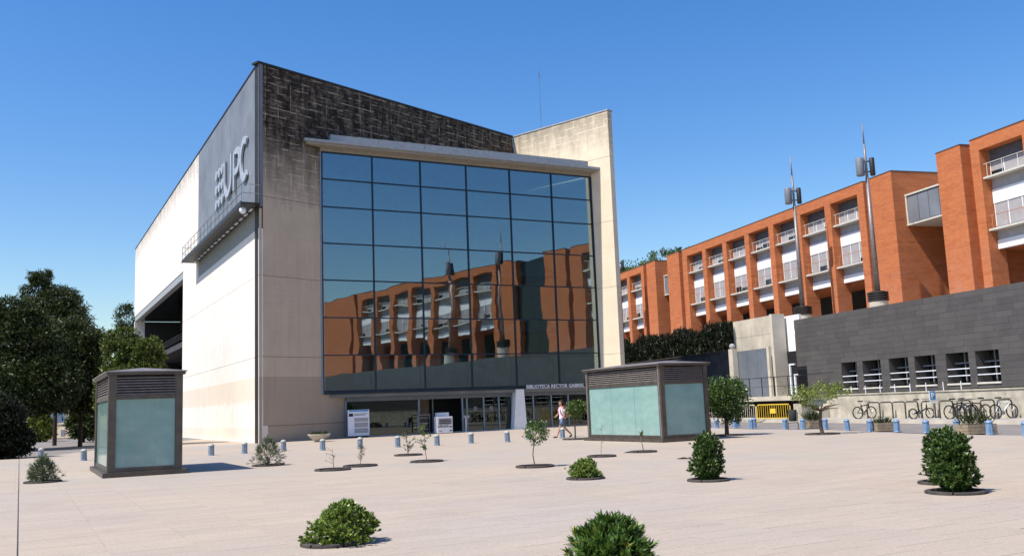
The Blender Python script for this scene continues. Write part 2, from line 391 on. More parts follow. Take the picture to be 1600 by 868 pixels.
def clumps(blobs, n, spread=.35, per=None):
    """points spread on and in lumps that sit on the shells of the given ellipsoids; blobs: (cx,cy,cz,rx,ry,rz)"""
    bl = np.array(blobs, float); vol = (bl[:, 3] * bl[:, 4] * bl[:, 5]) ** .67; vol /= vol.sum()
    k = max(12, n // (per or 60)); idx = rng.choice(len(bl), k, p=vol); d = rnd_dirs(k)
    rr = (.55 + .5 * rng.random(k) ** .6).reshape(-1, 1)
    cc = bl[idx, :3] + d * bl[idx, 3:] * rr; cr = bl[idx, 3:].mean(1) * spread * (.5 + rng.random(k))
    j = rng.integers(0, k, n); e = rnd_dirs(n); q = (rng.random(n) ** .4).reshape(-1, 1)
    P = cc[j] + e * cr[j].reshape(-1, 1) * q * np.array([1, 1, .75])
    out = P - bl[idx[j], :3]; out /= np.linalg.norm(out, axis=1, keepdims=True) + 1e-9
    return P, out
def foliage(name, parent, blobs, n, L, Wd, mat, spread=.35, droop=0, per=None, zmin=None, label=None):
    P, out = clumps(blobs, n, spread, per)
    if zmin is not None: P[:, 2] = np.maximum(P[:, 2], zmin + rng.random(len(P)) * .3)
    D = out * .6 + rnd_dirs(n) * .8 + np.array([0, 0, .25 - droop]); Nn = rnd_dirs(n) + np.array([0, 0, .8])
    o = link(name, leaves_mesh(name, P, D, Nn, L * (.6 + .8 * rng.random(n)), Wd * (.6 + .8 * rng.random(n)), mat), None, parent)
    return o
def branches(bm, base, tips, r0, seg=6, lift=.3):
    base = Vector(base)
    for t_ in tips:
        t_ = Vector(t_); m1 = base.lerp(t_, .5) + Vector((random.uniform(-.1, .1), random.uniform(-.1, .1), lift * (t_ - base).length * .3))
        tube(bm, [base, m1, t_], [r0, r0 * .6, r0 * .2], seg)

# ================================================================== GROUND
big = polygon_sheet('ground', [(-3000, -3000), (3000, -3000), (3000, 3000), (-3000, 3000)], -.03, 'ground_far')
# plaza: edges surveyed from the photograph
e_pts = [G(1600, 680), G(1448, 677.5), G(1290, 671), G(1177, 670), G(1113, 668)]
q0 = e_pts[0] + (e_pts[0] - e_pts[1]).normalized() * 60
plaza = [(-60, -30), (q0.x + 3, -30), (q0.x, q0.y)] + [(p.x, p.y) for p in e_pts] + [(13, 66), (12, 90), (-24, 130), (-24, 90), (-25.5, 62), (-24.2, 49.0), (-27, 47.0), (-60, 30)]
polygon_sheet('plaza_paving', plaza, 0.0, 'paving_far')
# road to the right and the road behind the trees on the left
polygon_sheet('road', [(q0.x - 3, -40), (90, -40), (90, 130), (8, 130), (8, 60), (12, 50)], -.016, 'asphalt')
polygon_sheet('side_road', [(-24.1, 49), (-60, 28), (-160, 40), (-160, 140), (-24, 131)], -.012, 'asphalt')
# sidewalk of the bicycle racks (a real step up) with its kerb
bm = B(); fbox(bm, FW, -60, 30, -3.6, .5, -.02, .15); tag(obj('sidewalk', bm, 'sidewalk'), None, kind='structure')
bm = B(); fbox(bm, FW, -60, 30, -3.74, -3.603, -.02, .155); tag(obj('kerb', bm, 'concrete_plain'), None, kind='structure')
# near paving slabs, each one a piece
NA, NW = 1.02, .5
def in_view(p, mx):
    d = Vector((p.x, p.y, -EYE)); x = d.x * CR[0] + d.y * CR[1] + d.z * CR[2]; y = d.x * CU[0] + d.y * CU[1] + d.z * CU[2]; z = d.y * _f[1] + d.z * _f[2]
    if z < 2: return False
    return -60 < 800 + FPX * x / z < 1660 and 434 - FPX * y / z < 960 and z < mx
slabs = []
for i in range(-14, 40):
    for j in range(-10, 130):
        a = -17.25 + i * NA; wv = (j + (.5 if i % 2 else 0)) * NW
        c = FG.P(a + NA / 2, wv + NW / 2)
        if in_view(c, 23): slabs.append(((c.x ** 2 + c.y ** 2), a, wv))
slabs.sort()
near_slabs = slabs[:300]
bm = B()
a_all = [s[1] for s in slabs]; w_all = [s[2] for s in slabs]
for _, a, wv in slabs:                                           # bedding under exactly the raised slabs
    v = [bm.verts.new(FG.P(x, y, .003)) for x, y in ((a, wv), (a + NA, wv), (a + NA, wv + NW), (a, wv + NW))]; bm.faces.new(v)
jb = obj('joint_bed', bm, 'joint_bed'); jb['kind'] = 'structure'; jb.data.update()
pave = thing('paving_field', None, None, (0, 0, 0)); del_keys = [k for k in ('label',) if k in pave]; pave['kind'] = 'structure'
def slab_mesh():
    bm = B(); x, y = NA / 2 - .0025, NW / 2 - .0025
    lo = [bm.verts.new(FG.a * s * x + FG.n * q * y + Vector((0, 0, .001))) for s, q in ((-1, -1), (1, -1), (1, 1), (-1, 1))]
    x -= .002; y -= .002
    hi = [bm.verts.new(FG.a * s * x + FG.n * q * y + Vector((0, 0, .0075))) for s, q in ((-1, -1), (1, -1), (1, 1), (-1, 1))]
    bm.faces.new(hi)
    for k in range(4): bm.faces.new((lo[k], lo[(k + 1) % 4], hi[(k + 1) % 4], hi[k]))
    bmesh.ops.recalc_face_normals(bm, faces=bm.faces)
    me = bpy.data.meshes.new('paving_slab'); bm.to_mesh(me); bm.free(); me.materials.append(M['paving_slab'])
    if me.polygons[0].normal.z < 0: me.flip_normals()
    return me
SM = slab_mesh()
for _, a, wv in near_slabs:
    o = bpy.data.objects.new('paving_slab', SM); COL.objects.link(o); o.parent = pave
    o.location = FG.P(a + NA / 2, wv + NW / 2, random.uniform(-.0006, .0006))
bm = B()
for _, a, wv in slabs[300:]:
    x0, x1, y0, y1 = a + .003, a + NA - .003, wv + .003, wv + NW - .003; dz = random.uniform(-.0005, .0005)
    lo = [FG.P(x, y, .0031) for x, y in ((x0, y0), (x1, y0), (x1, y1), (x0, y1))]; hi = [p + Vector((0, 0, .0045 + dz)) for p in lo]
    v = [bm.verts.new(p) for p in lo + hi]; bm.faces.new(v[4:])
    for k in range(4): bm.faces.new((v[k], v[(k + 1) % 4], v[4 + (k + 1) % 4], v[4 + k]))
far = obj('paving_slab', bm, 'paving_slab', pave); far['kind'] = 'stuff'
# expansion joint that runs down the left of the plaza
bm = B(); fbox(bm, FG, -17.25, -17.236, -20, 60, .0005, .0092); tag(obj('expansion_joint', bm, 'ink'), None, kind='structure')

# ================================================================== LIBRARY
LIB = thing('library_building', 'tall concrete library with a big square glass front and a grey sign panel', 'building', FA.P(0))
ZT = 23.77
LV = [0, 1.0, 5.2, 10.2, 15.2, 20.0, ZT]
for i, (z0, z1) in enumerate(zip(LV, LV[1:])):
    g = 0 if i == 0 else .012
    part('concrete_band', FA, (.32, 24.6, -.6, 0 - (.03 if i == 0 else 0), z0 + g, z1 - .012), 'concrete_stained', LIB)
part('concrete_core', FA, (.33, 24.5, -.58, -.04, 0, ZT - .05), 'dark_metal', LIB)
part('corner_channel', FA, (.05, .316, -.5, -.06, 0, ZT), 'dark_metal', LIB, 'dark recessed strip down the sharp corner')
part('corner_strip', FA, (.005, .046, -.02, .0, 14.4, ZT - .1), 'dark_metal', LIB); part('corner_strip', FA, (.06, .22, -.3, -.012, 0, 14.4), 'concrete_stained', LIB)
part('coping', FA, (-.1, 24.7, -.62, .06, ZT, ZT + .12), 'dark_metal', LIB)
for z0, z1 in ((0, 5.2), (5.2, 10.2), (10.2, 15.2), (15.2, 20.2), (20.2, ZT)):
    part('wing_band', FB, (.0, 9.59, -.55, 0, z0 + (.012 if z0 else 0), z1 - .012), 'concrete_wing', LIB)
part('wing_core', FB, (.1, 9.57, -.52, -.03, 0, ZT - .1), 'interior_wall', LIB)
part('coping', FB, (-.0, 9.65, -.6, .05, ZT, ZT + .1), 'canopy_metal', LIB)
# side wall (outward is -n): lower solid part, upper band over the opening, far pier
for z0, z1 in ((0, 5.2), (5.2, 10.2), (10.2, 13.15)):
    part('concrete_side_band', FSM, (.02, 30.5, 0, .6, z0 + (.012 if z0 else 0), z1 - .012), 'concrete_side', LIB)
part('side_core', FS, (.34, 30.48, .06, .58, 0, ZT - .4), 'interior_wall', LIB)
part('recess_band', FSM, (.02, 22.2, .35, .6, 13.15, 14.45), 'soffit_ochre', LIB, 'recessed shaded strip under the balcony')
part('concrete_side_band', FS, (22.212, 30.5, .0, .6, 13.15, 15.2), 'concrete_side', LIB)
part('concrete_side_band', FS, (22.5, 71.5, .0, .6, 15.212, ZT - .012), 'concrete_side', LIB)
part('concrete_side_band', FS, (30.5, 71.5, .003, .6, 14.9, 15.2), 'concrete_side', LIB)
part('fascia', FS, (30.5, 71.2, .06, .6, 14.25, 14.89), 'canopy_metal', LIB)
part('pier', FS, (70.9, 71.5, .0, 1.2, 0, 14.24), 'concrete_side', LIB)
bm = B()
for k in range(5): fbox(bm, FSM if k == 0 else FS, .02 + k * 4.5, 4.49 + k * 4.5, .0, .3, 14.52, ZT - .012)
gp = obj('grey_panel', bm, 'panel_grey', LIB); gp['label'] = 'grey metal clad panel that carries the sign'
part('coping', FSM, (-.05, 71.6, -.05, .7, ZT + .002, ZT + .1), 'dark_metal', LIB)
# recess behind the side opening: floor slabs, glazing, dark core
part('end_wall', FS, (70.9, 71.48, 1.203, 12, 0, 14.2), 'interior_dark', LIB)
part('core_wall', FS, (30.55, 70.85, 5.5, 6.0, 0, 14.2), 'interior_dark', LIB)
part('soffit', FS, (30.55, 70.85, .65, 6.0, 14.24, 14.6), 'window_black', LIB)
for z in (4.4, 8.8):
    part('floor_slab', FS, (30.55, 70.85, 1.6, 5.5, z, z + .55), 'dark_wall', LIB)
    bm = B()
    for k in range(21): tube(bm, [FS.P(30.8 + k * 2, 1.7, z + .55), FS.P(30.8 + k * 2, 1.7, z + 1.5)], .025, 5)
    for dz in (1.0, 1.25, 1.5): tube(bm, [FS.P(30.6, 1.7, z + dz), FS.P(70.8, 1.7, z + dz)], .025, 5)
    obj('gallery_railing', bm, 'dark_metal', LIB)
for k in range(10):
    for z in (4.95, 9.35): part('gallery_window', FS, (31 + k * 4, 34.7 + k * 4, 5.3, 5.45, z, z + 3.4), 'glass_door', LIB)
bm = B(); v = [bm.verts.new(p) for p in (FA.P(.3, -.5, 0), FA.P(24.6, -.5, 0), FB.P(9.5, -.5, 0), FB.P(9.5, -.5, 0) + FS.a * 40, FS.P(71.4, 12), FS.P(71.4, 6.05), FS.P(30.6, 6.05), FS.P(30.6, .55), FS.P(.4, .6))]
f = bm.faces.new(v); r_ = bmesh.ops.extrude_face_region(bm, geom=[f]); bmesh.ops.translate(bm, verts=[x for x in r_['geom'] if isinstance(x, bmesh.types.BMVert)], vec=(0, 0, ZT - .9)); 
obj('building_core', bm, 'roof_grey', LIB)
bm = B(); v = [bm.verts.new(p) for p in (FS.P(30.6, .62, 14.7), FS.P(71.4, .62, 14.7), FS.P(71.4, 6.2, 14.7), FS.P(30.6, 6.2, 14.7))]
f = bm.faces.new(v); r_ = bmesh.ops.extrude_face_region(bm, geom=[f]); bmesh.ops.translate(bm, verts=[x for x in r_['geom'] if isinstance(x, bmesh.types.BMVert)], vec=(0, 0, ZT - 15.7))
obj('upper_storey_core', bm, 'roof_grey', LIB)
# balcony under the sign
bm = B(); fbox(bm, FS, -.45, 23.3, -1.15, -.004, 14.5, 14.62); fbox(bm, FS, -.45, 23.3, -1.19, -1.153, 14.42, 14.68)
bal = obj('balcony', bm, 'dark_metal', LIB)
bm = B()
for k in range(17):
    a = -.4 + k * 1.475; tube(bm, [FS.P(a, -1.13, 14.62), FS.P(a, -1.13, 15.75)], .022, 5)
for z in (15.75, 15.2): tube(bm, [FS.P(23.25, -.0, z), FS.P(23.25, -1.13, z), FS.P(-.4, -1.13, z), FS.P(-.4, -.0, z)], .022, 5)
obj('balcony_railing', bm, 'steel', bal)
for k in range(15):
    bm = B(); fbox(bm, FS, .6 + k * 1.5, 1.35 + k * 1.5, -.35, -.2, 14.40, 14.47); obj('soffit_light', bm, 'white_metal', bal)
bm = B(); bmesh.ops.create_uvsphere(bm, u_segments=12, v_segments=8, radius=.22, matrix=Matrix.Translation(FS.P(.1, -.95, 14.2))); obj('dome_camera', bm, 'white_metal', bal, True)
# sign letters: ribbons bent into shape, then thickened
def ribbon(path, wd, closed=False):
    n = len(path); out = []
    L_, R_ = [], []
    for i, p in enumerate(path):
        a = path[(i - 1) % n] if (closed or i) else p; b = path[(i + 1) % n] if (closed or i < n - 1) else p
        dx, dy = b[0] - a[0], b[1] - a[1]; l = math.hypot(dx, dy) or 1; nx, ny = -dy / l * wd / 2, dx / l * wd / 2
        L_.append((p[0] + nx, p[1] + ny)); R_.append((p[0] - nx, p[1] - ny))
    return L_, R_
def letter(path, wd, closed=False):
    bm = B(); L_, R_ = ribbon(path, wd, closed); n = len(path)
    P_ = lambda q, w_: FS.P(q[0], w_, q[1])
    rows = [[bm.verts.new(P_(L_[i], -.05)), bm.verts.new(P_(R_[i], -.05)), bm.verts.new(P_(R_[i], -.18)), bm.verts.new(P_(L_[i], -.18))] for i in range(n)]
    for i in range(n if closed else n - 1):
        a, b = rows[i], rows[(i + 1) % n]
        for k in range(4): bm.faces.new((a[k], a[(k + 1) % 4], b[(k + 1) % 4], b[k]))
    if not closed: bm.faces.new(rows[0]); bm.faces.new(rows[-1][::-1])
    return bm
def arc(cx, cz, rx, rz, d0, d1, n=14): return [(cx + rx * cos(rad(d0 + (d1 - d0) * i / n)), cz + rz * sin(rad(d0 + (d1 - d0) * i / n))) for i in range(n + 1)]
SG = thing('wall_sign', 'raised metal sign of nine dots and the letters UPC on the grey panel', 'sign', FS.P(8, -.1, 17))
# along grows away from the plaza, so the word reads from high to low values
o = obj('letter_u', letter([(10.35, 19.95), (10.35, 18.35)] + arc(9.15, 18.35, 1.2, 1.05, 0, -180)[1:] + [(7.95, 19.95)], .46), 'letter_metal', SG)
o = obj('letter_p', letter([(7.0, 17.05), (7.0, 19.65), (6.2, 19.65)] + arc(6.0, 18.95, .85, .70, 90, 270)[1:] + [(6.7, 18.25)], .46), 'letter_metal', SG)
o = obj('letter_c', letter(arc(3.62, 18.43, 1.12, 1.28, 126, -126, 22), .48), 'letter_metal', SG)
for i in range(3):
    for j in range(3):
        bm = B(); c_ = (13.65 - i * 1.15, 19.65 - j * 1.12); n_ = 18
        r0 = [bm.verts.new(FS.P(c_[0] + .35 * cos(2 * pi * k / n_), -.05, c_[1] + .37 * sin(2 * pi * k / n_))) for k in range(n_)]
        r1 = [bm.verts.new(FS.P(c_[0] + .35 * cos(2 * pi * k / n_), -.16, c_[1] + .37 * sin(2 * pi * k / n_))) for k in range(n_)]
        bm.faces.new(r0); bm.faces.new(r1[::-1])
        for k in range(n_): bm.faces.new((r0[k], r0[(k + 1) % n_], r1[(k + 1) % n_], r1[k]))
        obj('dot', bm, 'letter_metal', SG)
# glass front
ZR_ = [3.03, 5.34, 7.80, 10.27, 12.72, 15.17, 17.05, 18.87]; CWd = 3.53
for r in range(7):
    for c in range(6):
        me = bpy.data.meshes.new('glass_pane'); hx, hz = CWd / 2, (ZR_[r + 1] - ZR_[r]) / 2
        bm = B(); fbox(bm, Frame((0, 0), 62.1), -hx, hx, -.012, .012, -hz, hz); bmesh.ops.recalc_face_normals(bm, faces=bm.faces)
        # keep only the outer sheet so one surface reflects; edges stay behind the mullions
        bm.to_mesh(me); bm.free(); me.materials.append(M['glass_front'])
        o = bpy.data.objects.new('glass_pane', me); COL.objects.link(o); o.parent = LIB; o.matrix_parent_inverse = Matrix.Translation(-LIB.location)
        o.location = FG.P((c + .5) * CWd, -.05, (ZR_[r] + ZR_[r + 1]) / 2)
        o.rotation_euler = (rad(random.uniform(-.08, .08)), rad(random.uniform(-.08, .08)), rad(random.uniform(-.22, .22)))
bm = B()
for c in range(7):
    a = c * CWd; fbox(bm, FG, a - .038, a + .038, -.14, .05, ZR_[0] - .0, ZR_[-1])
obj('mullion', bm, 'mullion', LIB)['kind'] = 'stuff'
for z in ZR_: part('transom', FG, (.06, 21.12, -.12, .035, z - .036, z + .036), 'mullion', LIB)
part('bottom_frame', FG, (-.05, 21.15, -.2, .1, 2.82, 2.975), 'mullion', LIB)
part('corner_jamb', FG, (-.14, -.06, -.25, .1, 2.82, 18.9), 'frame_blue', LIB)
for c in range(6): part('inner_balustrade', FG, (c * CWd + .06, (c + 1) * CWd - .06, -.95, -.9, 3.02, 5.1), 'balustrade_green', LIB)
# canopy
part('canopy', FG, (-1.35, 21.55, -.6, .85, 19.30, 19.48), 'canopy_metal', LIB)
part('canopy_soffit', FG, (-1.2, 21.3, -.25, .70, 19.15, 19.297), 'soffit_ochre', LIB)
part('glass_head', FG, (-.1, 21.3, -.5, .03, 18.925, 19.147), 'soffit_ochre', LIB)
for k in range(6): part('roof_fascia', FG, (.5 + k * 3.38, .5 + k * 3.38 + 3.36, -.1, .42, 19.484, 20.0), 'canopy_metal', LIB)
# box roof, floor over the entrance, and inside walls
def prism(name, pts, z0, z1, mat, parent):
    bm = B(); f = bm.faces.new([bm.verts.new((p.x, p.y, z0)) for p in pts]); r = bmesh.ops.extrude_face_region(bm, geom=[f])
    bmesh.ops.translate(bm, verts=[x for x in r['geom'] if isinstance(x, bmesh.types.BMVert)], vec=(0, 0, z1 - z0)); return obj(name, bm, mat, parent)
prism('box_roof', [FG.P(.3, -.2), FG.P(20.9, -.2), FB.P(.2, .15), FA.P(24.2, .12)], 18.95, 19.25, 'interior_wall', LIB)
prism('entrance_ceiling', [FG.P(.1, -.16), FG.P(21.0, -.16), FB.P(.2, .1), FA.P(24.3, .1)], 2.60, 2.815, 'panel_grey', LIB)
prism('atrium_floor', [FG.P(.4, -.25), FG.P(20.9, -.25), FB.P(.2, .2), FA.P(24.2, .2)], 2.83, 3.0, 'interior_wall', LIB)
for k, z in enumerate((7.2, 11.4, 15.6)): prism('gallery', [FG.P(8.5, -3.2), FG.P(19.2, -2.6), FB.P(1.0, .15), FA.P(23.2, .15)], z, z + .35, 'interior_wall', LIB)
part('inner_wall', FG, (1.2, 20.6, -3.6, -3.4, 0.01, 2.59), 'interior_dark', LIB)
# ground floor glazing, doors, blade wall, lettering
part('door_beam', FG, (1.62, 20.9, -.66, -.5, 2.32, 2.59), 'door_frame', LIB)
part('door_sill', FG, (1.62, 20.9, -.75, -.35, 0.0, .06), 'spandrel_concrete', LIB)
posts = [1.62, 6.75, 10.0, 10.35, 11.65, 12.85, 13.9, 14.7, 15.65, 17.15, 18.6, 20.8]
for a in posts: part('door_post', FG, (a - .05, a + .05, -.65, -.52, .062, 2.318), 'frame_blue', LIB)
for a0, a1 in zip(posts, posts[1:]):
    if a0 == 6.75: continue                                        # open doorway bay
    part('glass_door_leaf' if a0 in (10.35, 11.65) else 'shop_window', FG, (a0 + .052, a1 - .052, -.6, -.58, .064, 2.316), 'glass_door', LIB)
for a in (8.35,): part('door_post', FG, (a - .03, a + .03, -2.0, -1.9, .0, 2.5), 'frame_blue', LIB)
for a in (7.6, 9.2, 11.0, 12.25, 17.9):
    bm = B(); n_ = 16; rr0 = [bm.verts.new(FG.P(a + .17 * cos(2 * pi * k / n_), -.565, 1.55 + .17 * sin(2 * pi * k / n_))) for k in range(n_)]; bm.faces.new(rr0)
    if a > 10: obj('door_sticker', bm, 'panel_grey', LIB)
    else: bm.free()
BL = FG.P(14.1, -.0)
bm = B(); p = [FG.P(13.7, -.5, 0), FG.P(14.75, -.5, 0), FG.P(14.75, .05, 0), FG.P(13.7, .05, 0), FG.P(13.98, -.5, 2.81), FG.P(14.6, -.5, 2.81), FG.P(14.6, .05, 2.81), FG.P(13.98, .05, 2.81)]
hexa(bm, p); obj('entrance_blade', bm, 'white_paint', LIB)
def text_mesh(s, size, fr, a, wv, z, mat, parent, name, depth=.02, flip=False):
    cu = bpy.data.curves.new(name, 'FONT'); cu.body = s; cu.size = size; cu.extrude = depth; cu.offset = size * .015; cu.resolution_u = 2
    o = bpy.data.objects.new(name, cu); COL.objects.link(o)
    me = bpy.data.meshes.new_from_object(o); COL.objects.unlink(o); bpy.data.objects.remove(o)
    me.transform(Matrix((( (fr.a * (-1 if flip else 1)).x, 0, (fr.n * (-1 if flip else 1)).x, 0), ((fr.a * (-1 if flip else 1)).y, 0, (fr.n * (-1 if flip else 1)).y, 0), (0, 1, 0, 0), (0, 0, 0, 1))))
    me.transform(Matrix.Translation(fr.P(a, wv, z)))
    me.materials.clear(); return link(name, me, mat, parent)
text_mesh('BIBLIOTECA RECTOR GABRIEL FERRATÉ', .36, FG, 14.75, .14, 2.84, 'white_metal', LIB, 'lettering', .015)
part('lettering_rail', FG, (14.7, 21.1, .11, .17, 2.80, 2.835), 'canopy_metal', LIB)
# antenna on the roof
ant_a = FS.P(0); pA = FA.P(18, -14)
AN = thing('roof_antenna', 'thin antenna mast on the library roof, against the sky', 'antenna', (0, 0, 0))
_d = ray(844, 160); _t = 82 / _d[1]; _pt = Vector((_d[0] * _t, _d[1] * _t, 0)); AN.location = (_pt.x, _pt.y, 22.8)
bm = B(); tube(bm, [(_pt.x, _pt.y, 22.8), (_pt.x, _pt.y, 26.6)], .04, 6); tube(bm, [(_pt.x, _pt.y, 26.6), (_pt.x, _pt.y, 31.3)], .022, 6); obj('mast', bm, 'steel', AN)
bm = B(); tube(bm, [(_pt.x, _pt.y, 31.3), (_pt.x, _pt.y, 31.9)], .05, 6); obj('tip', bm, 'steel', AN)

# ================================================================== BRICK BUILDING
BR = thing('brick_building', 'long orange brick building with tall window bays behind the slate wall', 'building', FO.P(30, 6))
ZB, ZT2 = 6.9, 21.17; OT = 20.2
BW = 4.26; PIT = 5.22
def bay_proto(a0):
    """one recessed bay whose opening runs from a0 to a0+BW"""
    a1 = a0 + BW; w0 = .95
    bay = part('window_bay', FO, (a0, a1, w0, w0 + .3, 12.3, OT), 'spandrel_concrete', BR)
    def sp(name, box, mat, rail=False):
        bm = B(); fbox(bm, FO, *box); o = obj(name, bm, mat); o.parent = bay; return o
    sp('blind', (a0 + .1, a1 - .1, w0 - .06, w0 - .01, 19.15, OT - .05), 'shutter_dark')
    for (z0, z1) in ((18.12, 19.13), (14.02, 15.85)):
        for k in range(3):
            x0 = a0 + .12 + k * (BW - .24) / 3; sp('window_pane', (x0 + .04, x0 + (BW - .24) / 3 - .04, w0 - .07, w0 - .01, z0, z1), 'blind_grey')
    bm = B()
    for k in range(4):
        x = a0 + .1 + k * (BW - .2) / 3
        fbox(bm, FO, x - .035, x + .035, w0 - .09, w0 - .005, 13.95, 15.9); fbox(bm, FO, x - .035, x + .035, w0 - .09, w0 - .005, 18.08, 19.15)
    o = obj('window_frame', bm, 'white_paint'); o.parent = bay
    sp('spandrel', (a0 + .04, a1 - .04, w0 - .12, w0 - .008, 15.9, 17.0), 'white_paint'); sp('spandrel', (a0 + .04, a1 - .04, w0 - .12, w0 - .008, 12.3, 13.0), 'white_paint')
    sp('ledge', (a0 + .004, a1 - .004, .15, w0 - .01, 17.86, 18.0), 'ledge'); sp('ledge', (a0 + .004, a1 - .004, .15, w0 - .01, 13.72, 13.86), 'ledge')
    for z in (18.0, 13.86):
        bm = B()
        for k in range(3): tube(bm, [FO.P(a0 + .9 + k * (BW - 1.2) / 2, .3, z), FO.P(a0 + .9 + k * (BW - 1.2) / 2, .3, z + 1.05)], .022, 4)
        tube(bm, [FO.P(a0 + .01, .3, z + 1.05), FO.P(a1 - .01, .3, z + 1.05)], .03, 4)
        o = obj('bay_railing', bm, 'ledge' if z > 15 else 'rail_red'); o.parent = bay
    return bay
bay0 = bay_proto(14.5)
def open_windows(a0, par):
    for (z0, z1) in ((18.12, 19.13), (14.02, 15.85)):
        for k in range(3):
            if random.random() < .35:
                x0 = a0 + .12 + k * (BW - .24) / 3; h_ = random.uniform(.25, .6)
                part('open_window', FO, (x0 + .05, x0 + (BW - .24) / 3 - .05, .84, .874, z0 + .01, z0 + h_), 'window_black', par)
def bay_at(a0):
    open_windows(a0, BR)
    if abs(a0 - 14.5) < 1e-6: return bay0
    c = copy_tree(bay0); c.parent = BR; c.matrix_parent_inverse = bay0.matrix_parent_inverse.copy(); c.location = FO.a * (a0 - 14.5); return c
def main_block(a_lo, a_hi, starts):
    """starts: opening starts, ascending"""
    edges = [a_lo]; 
    for s in starts: edges += [s, s + BW]
    edges.append(a_hi)
    for k in range(0, len(edges), 2): part('brick_pillar', FO, (edges[k], edges[k + 1], 0, 1.6, ZB, OT - .0), 'brick_orange', BR)
    part('brick_lintel', FO, (a_lo, a_hi, 0, 1.25, OT + .002, ZT2), 'brick_orange', BR)
    part('roof_edge', FO, (a_lo, a_hi, -.03, 14, ZT2 + .002, ZT2 + .08), 'brick_dark', BR)
    part('block_core', FO, (a_lo + .05, a_hi - .05, 1.26, 13.9, 12.35, ZT2 - .01), 'brick_orange', BR)
    part('back_wall', FO, (a_lo, a_hi, 7.0, 7.3, ZB, 12.34), 'interior_dark', BR)
    for s in starts: bay_at(s)
def tower(a0, a1): 
    part('brick_tower', FO, (a0, a1, 0, 12, ZB, ZT2 + .0), 'brick_orange', BR)
    part('roof_edge', FO, (a0 - .03, a1 + .03, -.03, 12.03, ZT2 + .002, ZT2 + .08), 'brick_dark', BR)
def groove(a0, a1): part('brick_groove', FO, (a0 + .002, a1 - .002, .95, 12, ZB, ZT2 - .02), 'brick_orange', BR)
def gap(a0, a1):
    part('gap_wall_or_shade_panel', FO, (a0 + .003, a1 - .003, 11, 11.9, ZB, ZT2 - 1), 'brick_dark', BR)
    br = part('glazed_bridge', FO, (a0 + .004, a1 - .004, 1.5, 7, 16.35, 18.85), 'shutter_dark', BR)
    for z in (16.2, 18.87):
        o = part('bridge_edge', FO, (a0 + .004, a1 - .004, 1.2, 7.02, z, z + .14), 'ledge', None); o.parent = br; o.matrix_parent_inverse = br.matrix_world.inverted(); o.parent = br
    n = 4
    for k in range(n):
        L_ = (a1 - a0 - .5) / n; x = a0 + .25 + k * L_
        o = part('bridge_pane', FO, (x + .03, x + L_ - .03, 1.3, 1.4, 16.42, 18.8), 'panel_grey', None); o.parent = br
    for x in (a0 + .09, a1 - .09):
        o = part('bridge_post', FO, (x - .08, x + .08, 1.24, 1.45, 16.345, 18.865), 'ledge', None); o.parent = br
main_block(13.5, 51.4, [14.5 + PIT * k for k in range(7)])
groove(51.4, 52.4); tower(52.4, 56.0); gap(56.0, 59.9); tower(59.9, 62.9); groove(62.9, 63.9)
main_block(63.9, 101.5, [64.9 + PIT * k for k in range(7)])
groove(12.7, 13.5); tower(9.52, 12.7); gap(3.82, 9.52); tower(1.07, 3.82); groove(0, 1.07)
main_block(-28.2, 0, [-5.12 - PIT * k for k in range(4, -1, -1)])
groove(-29.1, -28.2); tower(-33.3, -29.1); part('gap_wall_or_shade_panel', FO, (-38.997, -33.303, .8, 1.2, ZB, ZT2 - .2), 'window_black', BR); tower(-42.4, -39.0); groove(-43.4, -42.4)  # black panel between these unseen towers is added, its colour stands in for shade
main_block(-81.4, -43.4, [-48.6 - PIT * k for k in range(6, -1, -1)])
groove(-82.4, -81.4); tower(-96, -82.4)
bm = B()
for a in (4.5, 7.5, 10.5): tube(bm, [FO.P(a, 8, ZT2 + .05), FO.P(a, 8, ZT2 + 1.3)], .03, 5)
tube(bm, [FO.P(3.5, 8, ZT2 + 1.3), FO.P(11.5, 8, ZT2 + 1.3)], .03, 5); tube(bm, [FO.P(11.5, 8, ZT2 + 1.3), FO.P(11.5, 11, ZT2 + 1.3)], .03, 5)
obj('roof_railing', bm, 'dark_metal', BR)
# terrace the building stands on (above the slate wall)
# ================================================================== SLATE WALL
SW = thing('slate_wall', 'dark slate clad retaining wall with six barred windows above the bicycles', 'wall', FW.P(0, .5))
SH = FW.hit(1440, 465)[1]
ST = FW.hit(1520, 453)[1] ; ST = round(ST, 2)
PB = 1.62
wins = []
for x0, y0, x1, y1 in ((1314, 563.5, 1338, 563), (1347, 561.5, 1375, 560.5), (1388, 558, 1418, 556.5), (1428, 554.5, 1460, 552.5), (1477, 551.5, 1512, 548), (1523, 546.5, 1559.5, 544)):
    a, z = FW.hit(x0, y0); b, z2 = FW.hit(x1, y1); wins.append((b, a))
ZW1 = FW.hit(1418, 557)[1]; ZW0 = FW.hit(1500, 599)[1]
A_R, A_L = -12.5, FW.hit(1243, 540)[0]
